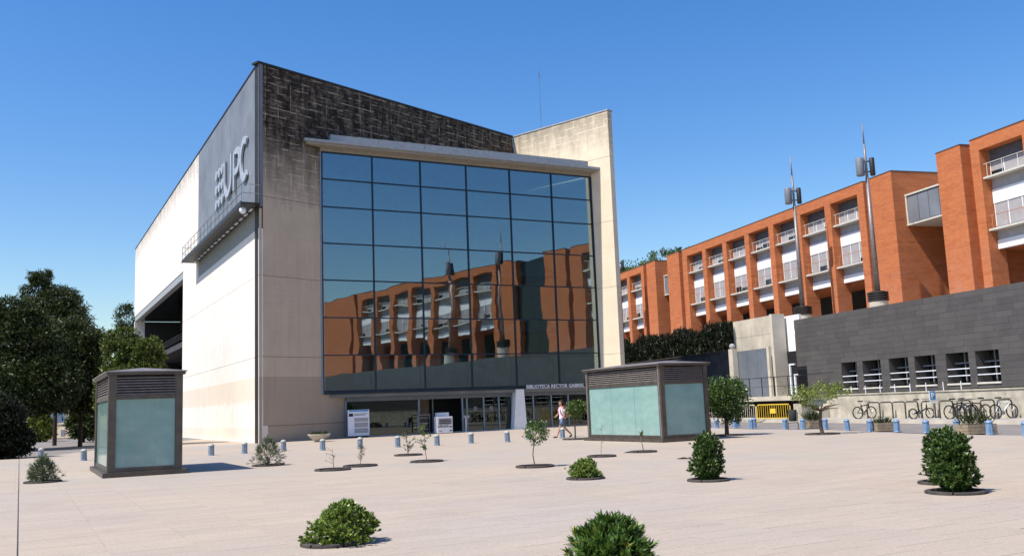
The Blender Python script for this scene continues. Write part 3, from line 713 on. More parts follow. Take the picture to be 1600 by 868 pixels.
# backing wall with openings: built as bands round the windows
wins.sort()
part('backing', FW, (A_R, A_L, .1, .5, ZW1, ST), 'dark_wall', SW); part('backing', FW, (A_R, A_L, .1, .5, .15, ZW0), 'dark_wall', SW)
ed = [A_R] + [x for wn in wins for x in wn] + [A_L]
for k in range(0, len(ed), 2): part('backing', FW, (ed[k], ed[k + 1], .1, .95, ZW0, ZW1), 'slate', SW)
part('wall_extension', FW, (-60, A_R - .01, 0, .5, .15, ST), 'slate', SW)
part('dark_room', FW, (A_R, A_L, 1.6, 1.8, ZW0 - .2, ZW1 + .2), 'window_black', SW)
part('dark_room', FW, (A_R, A_L, .95, 1.6, ZW1, ZW1 + .15), 'window_black', SW); part('dark_room', FW, (A_R, A_L, .95, 1.6, ZW0 - .15, ZW0), 'window_black', SW)
for (b, a) in wins:
    wn = part('window_frame', FW, (b + .02, b + .07, .35, .42, ZW0, ZW1 - .02), 'steel', SW)
    def sub(name, box, mat):
        o = part(name, FW, box, mat, None); o.parent = wn; return o
    sub('window_sill', (b - .02, a + .02, -.06, .3, ZW0 - .06, ZW0 + .03), 'ledge')
    for z in (.42, .78): sub('window_bar', (b + .002, a - .002, .03, .07, ZW0 + z - .025, ZW0 + z + .025), 'white_metal')
    sub('window_mullion', ((a + b) / 2 - .03, (a + b) / 2 + .03, .5, .56, ZW0, ZW1), 'panel_grey')
    sub('window_mullion', (b + .05, a - .05, .5, .56, ZW0 + 1.05, ZW0 + 1.12), 'panel_grey')
# slates: rows of long blocks, cut round the windows
RH, RL = .31, 1.15; ntile = 0; tiles = []
rows = int((ST - PB) / RH)
RH = (ST - PB - .02) / rows
for r in range(rows):
    z0 = PB + .02 + r * RH; z1 = z0 + RH; x = A_R + (r * .47 % 1) * -RL
    while x < A_L:
        x1 = x + RL * random.uniform(.8, 1.2); s0, s1 = max(x, A_R), min(x1, A_L); x = x1
        if s1 - s0 < .05: continue
        segs = [(s0, s1)]
        if z1 > ZW0 + .02 and z0 < ZW1 - .02:
            for (b, a) in wins:
                new = []
                for (p0, p1) in segs:
                    if p1 <= b or p0 >= a: new.append((p0, p1)); continue
                    if p0 < b: new.append((p0, b))
                    if p1 > a: new.append((a, p1))
                    c0, c1 = max(p0, b), min(p1, a)
                    if z1 - ZW1 > .04 and z0 < ZW1: tiles.append((c0, c1, ZW1, z1))
                    if ZW0 - z0 > .04 and z1 > ZW0: tiles.append((c0, c1, z0, ZW0 - .06))
                segs = new
        for (p0, p1) in segs:
            if p1 - p0 > .06: tiles.append((p0, p1, z0, z1))
DA, DZ = FW.hit(1262, 590)[0], FW.hit(1252, 576)[1]
tiles = [(a, min(b, DA), c, d) if (c < DZ - .05 and b > DA) else (a, b, c, d) for a, b, c, d in tiles if not (c < DZ - .05 and a > DA - .05)]
part('dark_opening', FW, (DA + .003, A_L - .003, .02, .097, PB, DZ), 'window_black', SW)
tiles.sort(key=lambda q: -(q[1] - q[0]))
stuffbm = B()
for k, (p0, p1, z0, z1) in enumerate(tiles):
    if ZW0 < z1 and z0 < ZW1:                                       # trim pieces at window head and sill
        pass
    box = (p0 + .004, p1 - .004, random.uniform(-.006, .004), .097, z0 + .004, z1 - .004)
    if k < 295: part('slate', FW, box, 'slate', SW)
    else: fbox(stuffbm, FW, *box)
if len(tiles) > 295: obj('slate', stuffbm, 'slate', SW)['kind'] = 'stuff'
# pale plinth in front of it, with posts and wire
PL = thing('plinth_wall', 'low pale rendered wall under the slate wall behind the bicycles', 'wall', FW.P(0, -.4))
A_PL = FW.hit(1296, 640, -.45)[0]
k0 = -14
xs = [-60, -12.5, -6.4, -.3, 5.8, A_PL]
for p0, p1 in zip(xs, xs[1:]): part('wall_panel', FW, (p0 + .006, p1 - .006, -.45, -.03, .15, PB - .1), 'plinth_beige', PL)
part('coping', FW, (-60, A_PL + .02, -.5, -.028, PB - .097, PB - .02), 'plinth_beige', PL)
for px in (1308, 1330, 1352, 1375, 1398, 1422, 1447, 1474, 1502):
    a = FW.hit(px, 605, -.4)[0]; bm = B(); tube(bm, [FW.P(a, -.4, PB - .02), FW.P(a, -.4, PB + .42)], .025, 5); obj('wire_post', bm, 'white_metal', PL)
bm = B(); tube(bm, [FW.P(-3, -.4, PB + .40), FW.P(A_PL, -.4, PB + .62)], .012, 4); obj('wire', bm, 'dark_metal', PL)
# terraces
TZ = ST - .35
pts = [FW.P(-60, .5), FW.P(A_L, .5), FW.P(A_L, 5.5), FW.P(130, 5.5), FW.P(130, 60), FW.P(-60, 60)]
bm = B(); f = bm.faces.new([bm.verts.new((p.x, p.y, TZ)) for p in pts]); r_ = bmesh.ops.extrude_face_region(bm, geom=[f])
bmesh.ops.translate(bm, verts=[x for x in r_['geom'] if isinstance(x, bmesh.types.BMVert)], vec=(0, 0, .3)); tag(obj('terrace', bm, 'sidewalk'), None, kind='structure')

# lamp masts on the terrace
def lamp_proto():
    L_ = thing('mast_lamp', 'lamp mast with twin drum heads standing before the orange brick tower', 'street lamp', (0, 0, 0), 'lamp masts along the terrace')
    bm = B(); lathe(bm, (0, 0, 0), [(.78, 0), (.78, 2.55)], 24); obj('pedestal', bm, 'concrete_plain', L_)
    for k in range(4):
        bm = B(); lathe(bm, (0, 0, 2.6 + k * .2), [(.86, 0), (.86, .12)], 24); obj('louvre_ring', bm, 'dark_metal', L_)
    bm = B(); lathe(bm, (0, 0, 2.55), [(.6, 0), (.6, .85)], 16); obj('collar', bm, 'bronze_metal', L_)
    bm = B(); tube(bm, [(0, 0, 3.4), (0, 0, 13.2)], [.24, .15], 12); tube(bm, [(0, 0, 13.2), (0, 0, 16.2)], [.12, .09], 10); tube(bm, [(0, 0, 16.2), (0, 0, 18.2)], [.07, .035], 8); obj('mast', bm, 'slat_metal', L_, True)
    for s in (-1, 1):
        bm = B(); c = Vector((s * .52, 0, 0)); rl = .35 if s < 0 else .22; lathe(bm, c + Vector((0, 0, 13.4)), [(rl - .04, 0), (rl, .06), (rl, 1.5), (rl - .04, 1.56)], 18); o = obj('lamp_head', bm, 'panel_grey' if s < 0 else 'dark_metal', L_, True)
        for z_ in (13.7, 14.6): bm = B(); fbox(bm, Frame((0, 0), 90), *sorted((s * .08, s * .3)), -.05, .05, z_, z_ + .1); obj('bracket', bm, 'dark_metal', L_)
    return L_
lp = lamp_proto(); LC = Vector((30.78, 78.16, TZ + .302)); lp.location = LC
lamp_labels = {1: 'lamp mast with twin drum heads standing before the white window bays', 5: 'lamp mast partly hidden behind the right edge of the library',
               -4: 'lamp mast on the terrace outside the picture, mirrored in the middle of the library glass', -5: 'lamp mast on the terrace outside the picture, mirrored left in the library glass'}
for k, lb in lamp_labels.items(): copy_tree(lp, LC + FO.a * 11.1 * k, None, lb)

# ================================================================== MIDDLE: hedge, concrete walls, platform
CW_ = thing('concrete_wall', 'tall pale concrete wall with formwork joints at the end of the terrace', 'wall', FW.P(14, 2))
aL, zL = FW.hit(1145, 503, 2.6); aR, zR = FW.hit(1207, 491, 2.6)
zc = (zL + zR) / 2
cols = [aR + (aL - aR) * t for t in (0, .27, .54, .8, 1)]
for c0, c1 in zip(cols, cols[1:]):
    for z0, z1 in ((PB, PB + 2.4), (PB + 2.4, PB + 4.7), (PB + 4.7, zc)): part('concrete_panel', FW, (c0 + .012, c1 - .012, 2.6, 3.1, z0 + .012, z1 - .012), 'concrete_plain', CW_)
part('wall_core', FW, (aR + .05, aL - .05, 2.63, 3.05, 0, zc - .05), 'spandrel_concrete', CW_)
part('wall_return', FW, (aR - .3, aR + .01, 2.3, 3.4, PB - .5, zc + .02), 'concrete_plain', CW_)
wp = part('white_panel', FW, (FW.hit(1250, 520, 3.6)[0], FW.hit(1214, 520, 3.6)[0], 3.6, 3.8, FW.hit(1235, 551, 3.6)[1], zc - .15), 'white_paint', CW_)
part('dark_void', FW, (FW.hit(1266, 520, 3.4)[0], FW.hit(1214, 520, 3.4)[0], 3.4, 3.55, .1, FW.hit(1235, 551, 3.6)[1] + .1), 'window_black', CW_)
a0_, z_ = FW.hit(1153, 549, 2.2); a1_, z_2 = FW.hit(1200, 548, 2.2)
BP = thing('metal_gate_panel', 'blue grey metal panel standing against the concrete wall', 'panel', FW.P(a1_, 2.2, PB))
for k in range(3):
    s = a1_ + (a0_ - a1_) / 3 * k; part('sheet', FW, (s + .01, s + (a0_ - a1_) / 3 - .01, 2.1, 2.2, PB, z_), 'blue_panel', BP)
part('edge_frame', FW, (a1_ - .3, a1_, 2.05, 2.25, PB, z_ + .1), 'concrete_plain', BP)
ap, zp = FW.hit(1146, 545, 1.9)
PO = thing('gate_post', 'pale concrete post with a round bulkhead lamp on top', 'post', FW.P(ap, 1.9, PB))
part('shaft', FW, (ap - .3, ap + .3, 1.6, 2.05, PB - 1.5, zp), 'concrete_plain', PO)
bm = B(); bmesh.ops.create_uvsphere(bm, u_segments=12, v_segments=8, radius=.24, matrix=Matrix.Translation(FW.P(ap, 1.8, zp + .2))); obj('globe', bm, 'blind_grey', PO, True)
DW = thing('dark_garden_wall', 'dark weathered wall below the hedge, beside the concrete post', 'wall', FW.P(ap + 8, 1.9, 0))
s = ap + .32
while s < ap + 70:
    part('wall_panel', FW, (s, s + 3.96, 1.8, 2.1, 0, zp - .12), 'dark_wall', DW); s += 4
part('coping', FW, (ap + .32, ap + 72, 1.72, 2.2, zp - .118, zp - .03), 'kerb_dark', DW)
# white low wall behind hedge
WWs = thing('white_low_wall', 'white wall glimpsed through the hedge under the brick building', 'wall', FW.P(40, 5, TZ))
part('wall', FW, (aL + .5, 110, 6.0, 6.3, TZ, FW.hit(1100, 520, 6.0)[1]), 'white_paint', WWs)
HD = thing('hedge', 'black green clipped hedge of upright shoots on the terrace', 'hedge', FW.P(30, 4, TZ))
hz = FW.hit(1080, 519, 4.0)[1]
n = 34000; al = aL + .3 + rng.random(n) ** 1.25 * 62; wv = 3.2 + rng.random(n) * 1.6; base = zp - .4
gx = np.abs(np.sin(al * 1.15) * np.sin(al * .47 + 1)) ** .5; top = hz - .9 + gx * 1.25
zz = base + (top - base) * rng.random(n) ** .8
keep = ~((al > aL + 4.1) & (al < aL + 5.0) & (zz > base + .5)); al, wv, zz = al[keep], wv[keep], zz[keep]; n = len(al)
P_ = np.outer(al, np.array(FW.a)) + np.outer(wv, np.array(FW.n)) + np.array(FW.o); P_[:, 2] = zz
Dd = rnd_dirs(n) * .55 + np.array([0, 0, 1.0])
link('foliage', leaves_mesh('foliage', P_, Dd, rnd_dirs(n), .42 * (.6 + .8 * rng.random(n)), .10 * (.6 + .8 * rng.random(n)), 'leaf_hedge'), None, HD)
bm = B()
for k in range(40): a_ = aL + .6 + k * 1.5; tube(bm, [FW.P(a_, 4, base - .5), FW.P(a_ + random.uniform(-.2, .2), 4, base + 1.5)], [.06, .02], 5)
obj('stems', bm, 'bark', HD)['kind'] = 'stuff'
# platform with railing, over a dark undercroft
PF = thing('platform', 'raised concrete platform with a thin black railing beside the slate wall', 'platform', FW.P(18, 0, 0))
pL = FW.hit(1120, 620, -1.6)[0]; pR = FW.hit(1259, 620, -1.6)[0]
part('platform_slab', FW, (pR, pL + 25, -1.6, 3.3, PB - .3, PB - .0), 'concrete_plain', PF)
part('undercroft_wall', FW, (pR + .1, pL + 25, 1.2, 1.5, 0, PB - .3), 'interior_dark', PF)
part('side_cheek', FW, (pR, pR + .5, -1.55, 1.2, .15, PB - .302), 'panel_grey', PF)
bm = B(); k = 0; s = pR + .4
while s < pL + 20:
    tube(bm, [FW.P(s, -1.5, PB), FW.P(s, -1.5, PB + 1.28)], .03, 5); s += 1.55
for z in (1.28, .66): tube(bm, [FW.P(pR + .4, -1.5, PB + z), FW.P(pL + 20, -1.5, PB + z)], .028 if z > 1 else .014, 5)
tube(bm, [FW.P(pR + .4, -1.5, PB + 1.28), FW.P(pR - 2.2, -1.0, PB + 1.35)], .02, 4)
obj('platform_railing', bm, 'bike_black', PF)
# two white upright frames in the dark opening
for px, y0, y1 in ((1234, 568, 612), (1242, 584, 612)):
    a_, z_t = FW.hit(px, y0, 1.0); WF = thing('white_upright', 'white upright frame standing in the dark opening' + (', the left and taller one' if px == 1234 else ', the right one'), 'frame', FW.P(a_, 1.0, PB))
    part('post', FW, (a_ - .07, a_ + .07, .95, 1.05, PB, z_t), 'white_metal', WF)
    part('top_rail', FW, (a_ - .6, a_ - .072, .95, 1.05, z_t - .1, z_t), 'white_metal', WF)
# stair beside the plinth
STR = thing('stair', 'short concrete stair between platform and pale plinth', 'stair', FW.P(A_PL + 1, -1, .15))
for k in range(8):
    part('step', FW, (A_PL + .05, pR - .05, -1.6 + k * .3, 1.3, .15 + k * .18, .15 + (k + 1) * .18 - .004), 'concrete_plain', STR)
part('cheek_block', FW, (pR - .9, pR - .06, -2.6, -1.65, .15, 1.1), 'plinth_beige', STR)
exec_marker = 1

# ================================================================== KIOSKS
def kiosk(corner, LW, LD, label):
    """corner: near corner on the ground; LD runs back along FS, LW runs right along FG"""
    K = thing('ventilation_kiosk', label, 'kiosk', corner, 'glazed ventilation kiosks on the plaza')
    F1 = Frame(corner, -27.9)          # a: back, n: to the right-back (FG.a direction)
    H = 3.08
    part('base', F1, (0, LD, 0, LW, 0.002, .14), 'bronze_metal', K)
    i = .14
    part('core', F1, (i + .12, LD - i - .12, i + .12, LW - i - .12, .14, H - .12), 'dark_metal', K)
    for a in (i, LD - i - .2):
        for w_ in (i, LW - i - .2):
            part('corner_post', F1, (a, a + .2, w_, w_ + .2, .142, H - .1), 'bronze_metal', K)
            o = part('post_rib', F1, (a + .07, a + .13, w_ - .02, w_ + .22, .143, H - .1), 'slat_metal', K)
    a0, a1, w0, w1 = i + .2, LD - i - .2, i + .2, LW - i - .2
    zg0, zg1, zl0, zl1 = .26, 2.26, 2.40, H - .12
    n_long = 3
    for side in (0, 1):
        wv = (i + .05, i + .08) if side == 0 else (LW - i - .08, LW - i - .05)
        for k in range(n_long):
            x0 = a0 + (a1 - a0) * k / n_long; x1 = a0 + (a1 - a0) * (k + 1) / n_long
            part('glass_panel', F1, (x0 + .006, x1 - .006, *wv, zg0, zg1), 'kiosk_glass', K)
        av = (i + .05, i + .08) if side == 0 else (LD - i - .08, LD - i - .05)
        part('glass_panel', F1, (*av, w0 + .006, w1 - .006, zg0, zg1), 'kiosk_glass', K)
        wt = (i + .01, i + .1) if side == 0 else (LW - i - .1, LW - i - .01)
        at_ = (i + .01, i + .1) if side == 0 else (LD - i - .1, LD - i - .01)
        for z0, z1 in ((.142, zg0 - .004), (zg1 + .004, zl0 - .01)):
            part('rail', F1, (a0, a1, *wt, z0, z1), 'bronze_metal', K); part('rail', F1, (*at_, w0, w1, z0, z1), 'bronze_metal', K)
        ns = 7; dz = (zl1 - zl0) / ns
        for k in range(ns):
            z = zl0 + k * dz
            for long_ in (True, False):
                bm = B()
                if long_:
                    s_ = -1 if side == 0 else 1; w_ = i + .03 if side == 0 else LW - i - .03
                    p = [F1.P(a, ww, zz) for (ww, zz) in ((w_, z), (w_ - s_ * .09, z + dz * .62)) for a in (a0, a1)]
                else:
                    s_ = -1 if side == 0 else 1; a_ = i + .03 if side == 0 else LD - i - .03
                    p = [F1.P(aa, ww, zz) for (aa, zz) in ((a_, z), (a_ - s_ * .09, z + dz * .62)) for ww in (w0, w1)]
                up = Vector((0, 0, .022)); hexa(bm, [p[0], p[1], p[3], p[2], p[0] + up, p[1] + up, p[3] + up, p[2] + up]); obj('slat', bm, 'slat_metal', K)
    part('roof_edge', F1, (.06, LD - .06, .06, LW - .06, H - .1, H - .02), 'bronze_metal', K)
    bm = B(); c = F1.P(LD / 2, LW / 2, H + .12); q = [F1.P(a, w_, H - .018) for a, w_ in ((.02, .02), (LD - .02, .02), (LD - .02, LW - .02), (.02, LW - .02))]
    b_ = [bm.verts.new(x) for x in q]; m_ = [bm.verts.new(x + Vector((0, 0, .03))) for x in q]
    r1 = bm.verts.new(F1.P(LW / 2, LW / 2, H + .16)); r2 = bm.verts.new(F1.P(LD - LW / 2, LW / 2, H + .16))
    bm.faces.new(b_[::-1])
    for k in range(4): bm.faces.new((b_[k], b_[(k + 1) % 4], m_[(k + 1) % 4], m_[k]))
    bm.faces.new((m_[0], m_[1], r2, r1)); bm.faces.new((m_[2], m_[3], r1, r2)); bm.faces.new((m_[1], m_[2], r2)); bm.faces.new((m_[3], m_[0], r1))
    obj('roof', bm, 'slat_metal', K)
    return K
kiosk(G(160, 747), 2.35, 5.6, 'glass and bronze ventilation kiosk at the left, in front of the dark trees')
kiosk(G(1036, 691), 2.65, 5.8, 'glass and bronze ventilation kiosk right of the library entrance')

# ================================================================== BOLLARDS
def bollard_proto():
    b = thing('bollard', 'x', 'bollard', (0, 0, 0), 'blue grey bollards round the plaza')
    bm = B(); lathe(bm, (0, 0, 0), [(.14, 0), (.14, .03), (.125, .05), (.12, .40)], 28, 0, (1, 1, .9, .9)); obj('post', bm, 'bollard_blue', b)
    bm = B(); lathe(bm, (0, 0, .40), [(.13, 0), (.13, .03), (.11, .07), (.06, .10), (.01, .11)], 18); obj('cap', bm, 'bollard_cap', b, True)
    return b
bp_ = bollard_proto()
BOL = [(-6, 718, 'bollard cut by the left edge of the picture'), (64, 716, 'bollard behind the spiky shrub on the left'), (131, 719, 'bollard between the spiky shrub and the left kiosk'),
 (330, 711, 'bollard right of the left kiosk, in front of the white side wall'), (382, 708, 'bollard in front of the sharp corner of the library, left of the grey shrub'),
 (443, 704, 'bollard just right of the grey feathery shrub'), (504, 703, 'bollard in front of the bowl planter'), (563, 700, 'bollard in front of the information panel'),
 (621.5, 698, 'bollard between the information panel and the leafy saplings'), (683, 695.5, 'bollard in front of the white newspaper boxes'), (736, 692, 'bollard in front of the open doorway'),
 (793, 690, 'bollard in front of the glass double door'), (826, 686, 'bollard behind the thin potted round tree'), (879, 684, 'bollard at the feet of the walking person'),
 (1108, 668, 'bollard left of the trunk of the dark round tree'), (1120, 668.5, 'bollard hidden behind the trunk of the dark round tree'), (1149, 668, 'bollard just right of the dark round tree'),
 (1153, 666, 'bollard right behind the one beside the dark round tree'), (1174, 669, 'bollard in front of the cream barrier'), (1179, 667, 'bollard close behind the one at the cream barrier'),
 (1227, 670, 'bollard left of the litter bin'), (1255, 670, 'bollard right of the litter bin'), (1290, 670, 'bollard behind the trunk of the spreading tree'),
 (1324, 672, 'bollard right of the spreading tree'), (1360, 674, 'bollard left of the smaller wooden planter'), (1402, 674.5, 'bollard right of the smaller wooden planter'),
 (1448, 676, 'bollard above the tall shrubs, between the two wooden planters'), (1496, 676, 'bollard left of the larger wooden planter'), (1547, 678.5, 'bollard right of the larger wooden planter'),
 (1604, 681, 'bollard cut by the right edge of the picture')]
blue_, blue_me = set(), {}
for k, (x, y, lb) in enumerate(BOL):
    p = G(x, y)
    if k == 0: bp_.location = p; bp_['label'] = lb
    else:
        c = copy_tree(bp_, p, random.uniform(0, 1), lb)
        c.rotation_euler.x, c.rotation_euler.y = rad(random.uniform(-1.5, 1.5)), rad(random.uniform(-1.5, 1.5))
        if x > 1100:
            for ch in c.children:                                    # the ones along the road are bluer, caps painted too
                if ch.name not in blue_: 
                    k_ = ch.name.split('.')[0]
                    if k_ not in blue_me: blue_me[k_] = ch.data.copy(); blue_me[k_].materials.clear(); blue_me[k_].materials.append(M['bollard_bluer'])
                    ch.data = blue_me[k_]

# ================================================================== PLANTS IN RINGS
def ring(p, r, label, tilt=0):
    R = thing('planting_ring', label, 'planting ring', p, 'dark kerb rings round the plants')
    n = 6
    for k in range(n):
        bm = B(); a0, a1 = 2 * pi * k / n + .03, 2 * pi * (k + 1) / n - .03; m = 6; rows = []
        for i in range(m + 1):
            a = a0 + (a1 - a0) * i / m; d = Vector((cos(a), sin(a), 0))
            rows.append([bm.verts.new(p + d * rr + Vector((0, 0, z))) for rr, z in ((r, .0), (r, .042), (r - .02, .052), (r - .09, .052), (r - .10, 0))])
        for a, b in zip(rows, rows[1:]):
            for j in range(5): bm.faces.new((a[j], a[(j + 1) % 5], b[(j + 1) % 5], b[j]))
        bm.faces.new(rows[0]); bm.faces.new(rows[-1][::-1]); obj('kerb_segment', bm, 'kerb_dark', R)
    bm = B(); c = bm.verts.new(p + Vector((0, 0, .045))); rr = [bm.verts.new(p + Vector((cos(2 * pi * k / 20) * (r - .105), sin(2 * pi * k / 20) * (r - .105), .035 + random.uniform(-.008, .004)))) for k in range(20)]
    for k in range(20): bm.faces.new((c, rr[k], rr[(k + 1) % 20]))
    obj('soil', bm, 'soil', R, True)
    return R
def rosette_leaves(tips, dirs, per, L, W, mat, name, parent):
    T = np.repeat(tips, per, 0); Dm = np.repeat(dirs, per, 0); n = len(T)
    r = rnd_dirs(n); r -= Dm * (r * Dm).sum(1, keepdims=True); r /= np.linalg.norm(r, axis=1, keepdims=True) + 1e-9
    k = (.25 + .9 * rng.random(n)).reshape(-1, 1); D = Dm + r * k
    P = T - Dm * (rng.random(n) * L * .6).reshape(-1, 1)
    Nn = Dm - r * .6
    return link(name, leaves_mesh(name, P, D, Nn, L * (.65 + .6 * rng.random(n)), W * (.7 + .5 * rng.random(n)), mat), None, parent)
def shrub(p, rx, h, label, kind, n_tip, L, W, mat, per=9, shape='dome', cat='shrub', name='shrub', base_z=.05, extra=None, lean=(0, 0)):
    S = thing(name, label, cat, p, kind)
    n = n_tip; v = rng.random(n) ** (.85 if shape == 'dome' else 1.0); th = rng.random(n) * 2 * pi
    prof = np.sqrt(np.clip(1 - v ** 2, 0, 1)) if shape == 'dome' else (1 - np.abs(np.clip(v * 1.9 - .9, -1, 1)) ** 3) ** .5 * (.92 + .08 * np.sin(v * 9)) * np.where(v < .12, .8, 1)
    lump = 1 + .15 * np.sin(th * 3 + v * 7 + p.x) + .13 * np.sin(th * 6 + v * 13 + p.y) + .10 * np.sin(th * 11 - v * 21 + p.x * 3)
    rr_ = prof * rx * .86 * lump * np.where(rng.random(n) < .72, .82 + .22 * rng.random(n), .35 + .5 * rng.random(n))
    top_ = h * (1 + .07 * np.sin(th * 2 + p.x) + .05 * rng.normal(size=n)); out_ = rng.random(n) < .05; rr_ = np.where(out_, rr_ * 1.22, rr_)
    T = np.stack([np.cos(th) * rr_, np.sin(th) * rr_, base_z + v * (top_ - base_z) * .93], 1)
    nz = np.clip(v * 1.5 - .45, -.3, 1.1); d = np.stack([np.cos(th) * (1.05 - np.clip(nz, 0, 1) * .8), np.sin(th) * (1.05 - np.clip(nz, 0, 1) * .8), nz], 1); d /= np.linalg.norm(d, axis=1, keepdims=True)
    T[:, 0] += lean[0] * T[:, 2]; T[:, 1] += lean[1] * T[:, 2]; T[:, 2] = np.maximum(T[:, 2], .06)
    dirs = d + np.array([0, 0, .45]) + rnd_dirs(n) * .3; dirs /= np.linalg.norm(dirs, axis=1, keepdims=True)
    T = T + np.array(p)
    rosette_leaves(T, dirs, per, L, W, mat, 'foliage', S)
    if extra:
        idx = rng.choice(n, extra[1]); rosette_leaves(T[idx], dirs[idx], 6, L * .9, W, extra[0], 'yellow_leaves', S)
    bm = B(); cen = Vector(p) + Vector((0, 0, .03))
    for i in rng.choice(n, min(n, 22), replace=False):
        t_ = Vector(T[i]); tube(bm, [cen, cen.lerp(t_, .5) + Vector((0, 0, .04)), cen.lerp(t_, .85)], [.012, .007, .003], 5)
    obj('stems', bm, 'twig', S)
    return S
def twiggy(p, h, n_br, n_leaf, L, W, mat, label, name='sapling', group='thin young saplings in kerb rings', spreadr=.25, z0=.25, trunk_r=.012, cat='sapling'):
    S = thing(name, label, cat, p, group); bm = B(); pts = [Vector(p)]; q = Vector(p)
    for k in range(5): q = q + Vector((random.uniform(-.03, .03), random.uniform(-.03, .03), h / 5)); pts.append(q.copy())
    tube(bm, pts, [trunk_r * (1 - .13 * i) for i in range(6)], 6); tips = []
    for k in range(n_br):
        f = z0 + (1 - z0) * random.random(); i = min(4, int(f * 5)); b = pts[i].lerp(pts[i + 1], f * 5 - i)
        a = random.uniform(0, 2 * pi); t_ = b + Vector((cos(a), sin(a), random.uniform(.2, .9))) * spreadr * random.uniform(.4, 1); tube(bm, [b, t_], [trunk_r * .45, trunk_r * .2], 4); tips.append((b, t_))
    obj('trunk', bm, 'twig', S)
    if n_leaf:
        idx = rng.integers(0, len(tips), n_leaf); f = rng.random(n_leaf).reshape(-1, 1)
        A = np.array([tuple(t[0]) for t in tips])[idx]; Bq = np.array([tuple(t[1]) for t in tips])[idx]
        P = A + (Bq - A) * f + rnd_dirs(n_leaf) * .02
        link('foliage', leaves_mesh('foliage', P, rnd_dirs(n_leaf) + (Bq - A) * 2, rnd_dirs(n_leaf) + np.array([0, 0, .6]), L * (.6 + .7 * rng.random(n_leaf)), W, mat), None, S)
    return S
SG_ = 'shrubs planted on the plaza'
p = G(957, 905); ring(p, .44, 'dark kerb ring under the nearest long leaved shrub'); shrub(p, .43, .55, 'nearest shrub with long upright leaves, cut by the bottom edge', SG_, 420, .105, .024, 'leaf_blade', 13, 'dome', extra=('leaf_yellow', 40))
p = G(520, 850); ring(p, .40, 'dark kerb ring under the bright green dome shrub in the foreground'); shrub(p + Vector((.09, .03, 0)), .46, .52, 'bright green dome shrub in the foreground, left of the middle', SG_, 1300, .05, .025, 'leaf_light_shrub', 9, 'dome', lean=(.12, 0))
p = G(915, 748); ring(p, .42, 'dark kerb ring under the low light green shrub'); shrub(p, .34, .43, 'low light green shrub in front of the right kiosk', SG_, 950, .05, .022, 'leaf_light_shrub', 9, 'dome')
p = G(1107, 751); ring(p, .42, 'dark kerb ring under the lone upright shrub'); shrub(p, .34, .93, 'lone upright dark green shrub below the right kiosk', SG_, 1250, .065, .032, 'leaf_shrub', 8, 'cone')
p = G(1494, 770); ring(p, .46, 'dark kerb ring under the nearer of the two tall shrubs'); shrub(p, .37, .93, 'nearer of the two tall shrubs on the right', SG_, 1500, .065, .032, 'leaf_shrub', 9, 'cone')
p = G(1478, 755); ring(p, .46, 'dark kerb ring under the farther of the two tall shrubs'); shrub(p, .36, .93, 'farther of the two tall shrubs on the right, half hidden', SG_, 1250, .065, .032, 'leaf_shrub', 8, 'cone')
p = G(67, 753); ring(p, .50, 'dark kerb ring under the spiky shrub on the left'); shrub(p, .42, .68, 'spiky grey green shrub by the left kiosk', SG_, 260, .15, .022, 'leaf_grey', 8, 'dome')
p = G(419, 727); ring(p, .52, 'dark kerb ring under the feathery shrub'); shrub(p, .52, .92, 'feathery grey shrub in front of the library corner', SG_, 300, .16, .014, 'leaf_grey', 7, 'dome')
for x, y, lb in ((520, 734, 'left, nearly bare sapling'), (563, 728, 'small conifer sapling in front of the bowl planter'), (638, 711, 'leafy sapling with low shoots'), (667, 721, 'tallest thin sapling'),
                 (940, 713, 'bare twig behind the low light green shrub'), (1005, 706, 'short stake with a green tuft before the right kiosk'), (836, 729, 'small round topped tree')):
    ring(G(x, y), .52 if x < 900 else .45, 'dark kerb ring round the ' + lb)
for x, y, rr_, lb in ((901, 745, .2, 'small dark soil patch left of the low light green shrub'), (983, 706.5, .18, 'small dark soil patch left of the green tufted stake'), (1068, 716, .2, 'small dark soil patch left of the lone upright shrub'), (505, 735, .25, 'small dark soil patch beside the nearly bare sapling'), (548, 729, .25, 'small dark soil patch beside the conifer sapling'), (650, 722, .22, 'small dark soil patch beside the tallest thin sapling')):
    p = G(x, y); bm = B(); c = bm.verts.new(p + Vector((0, 0, .045))); q = [bm.verts.new(p + Vector((cos(2 * pi * k / 14) * rr_ * random.uniform(.85, 1.1), sin(2 * pi * k / 14) * rr_, .003))) for k in range(14)]
    for k in range(14): bm.faces.new((c, q[k], q[(k + 1) % 14]))
    tag(obj('soil_patch', bm, 'soil', None, True), lb, 'soil patch', 'small soil patches on the plaza')
twiggy(G(520, 734), .62, 8, 24, .05, .02, 'leaf_grey', 'nearly bare sapling nearest the bottom left of the row')
twiggy(G(563, 728), .60, 26, 260, .05, .012, 'leaf_grey', 'small conifer sapling with short twigs', spreadr=.16)
twiggy(G(638, 711), .95, 22, 260, .07, .035, 'leaf_dark', 'leafy sapling with low spreading shoots', spreadr=.42, z0=.02)
twiggy(G(667, 721), 1.2, 16, 260, .085, .038, 'leaf_mid', 'tallest thin sapling with a leafy tip in front of the newspaper boxes', spreadr=.30)
twiggy(G(940, 713), 1.05, 7, 20, .04, .012, 'leaf_grey', 'bare twig sapling behind the low light green shrub', trunk_r=.008, spreadr=.12)
twiggy(G(1005, 706), .64, 6, 60, .08, .035, 'leaf_shrub', 'short stake with a green tuft in front of the right kiosk', z0=.8, spreadr=.13, trunk_r=.018)
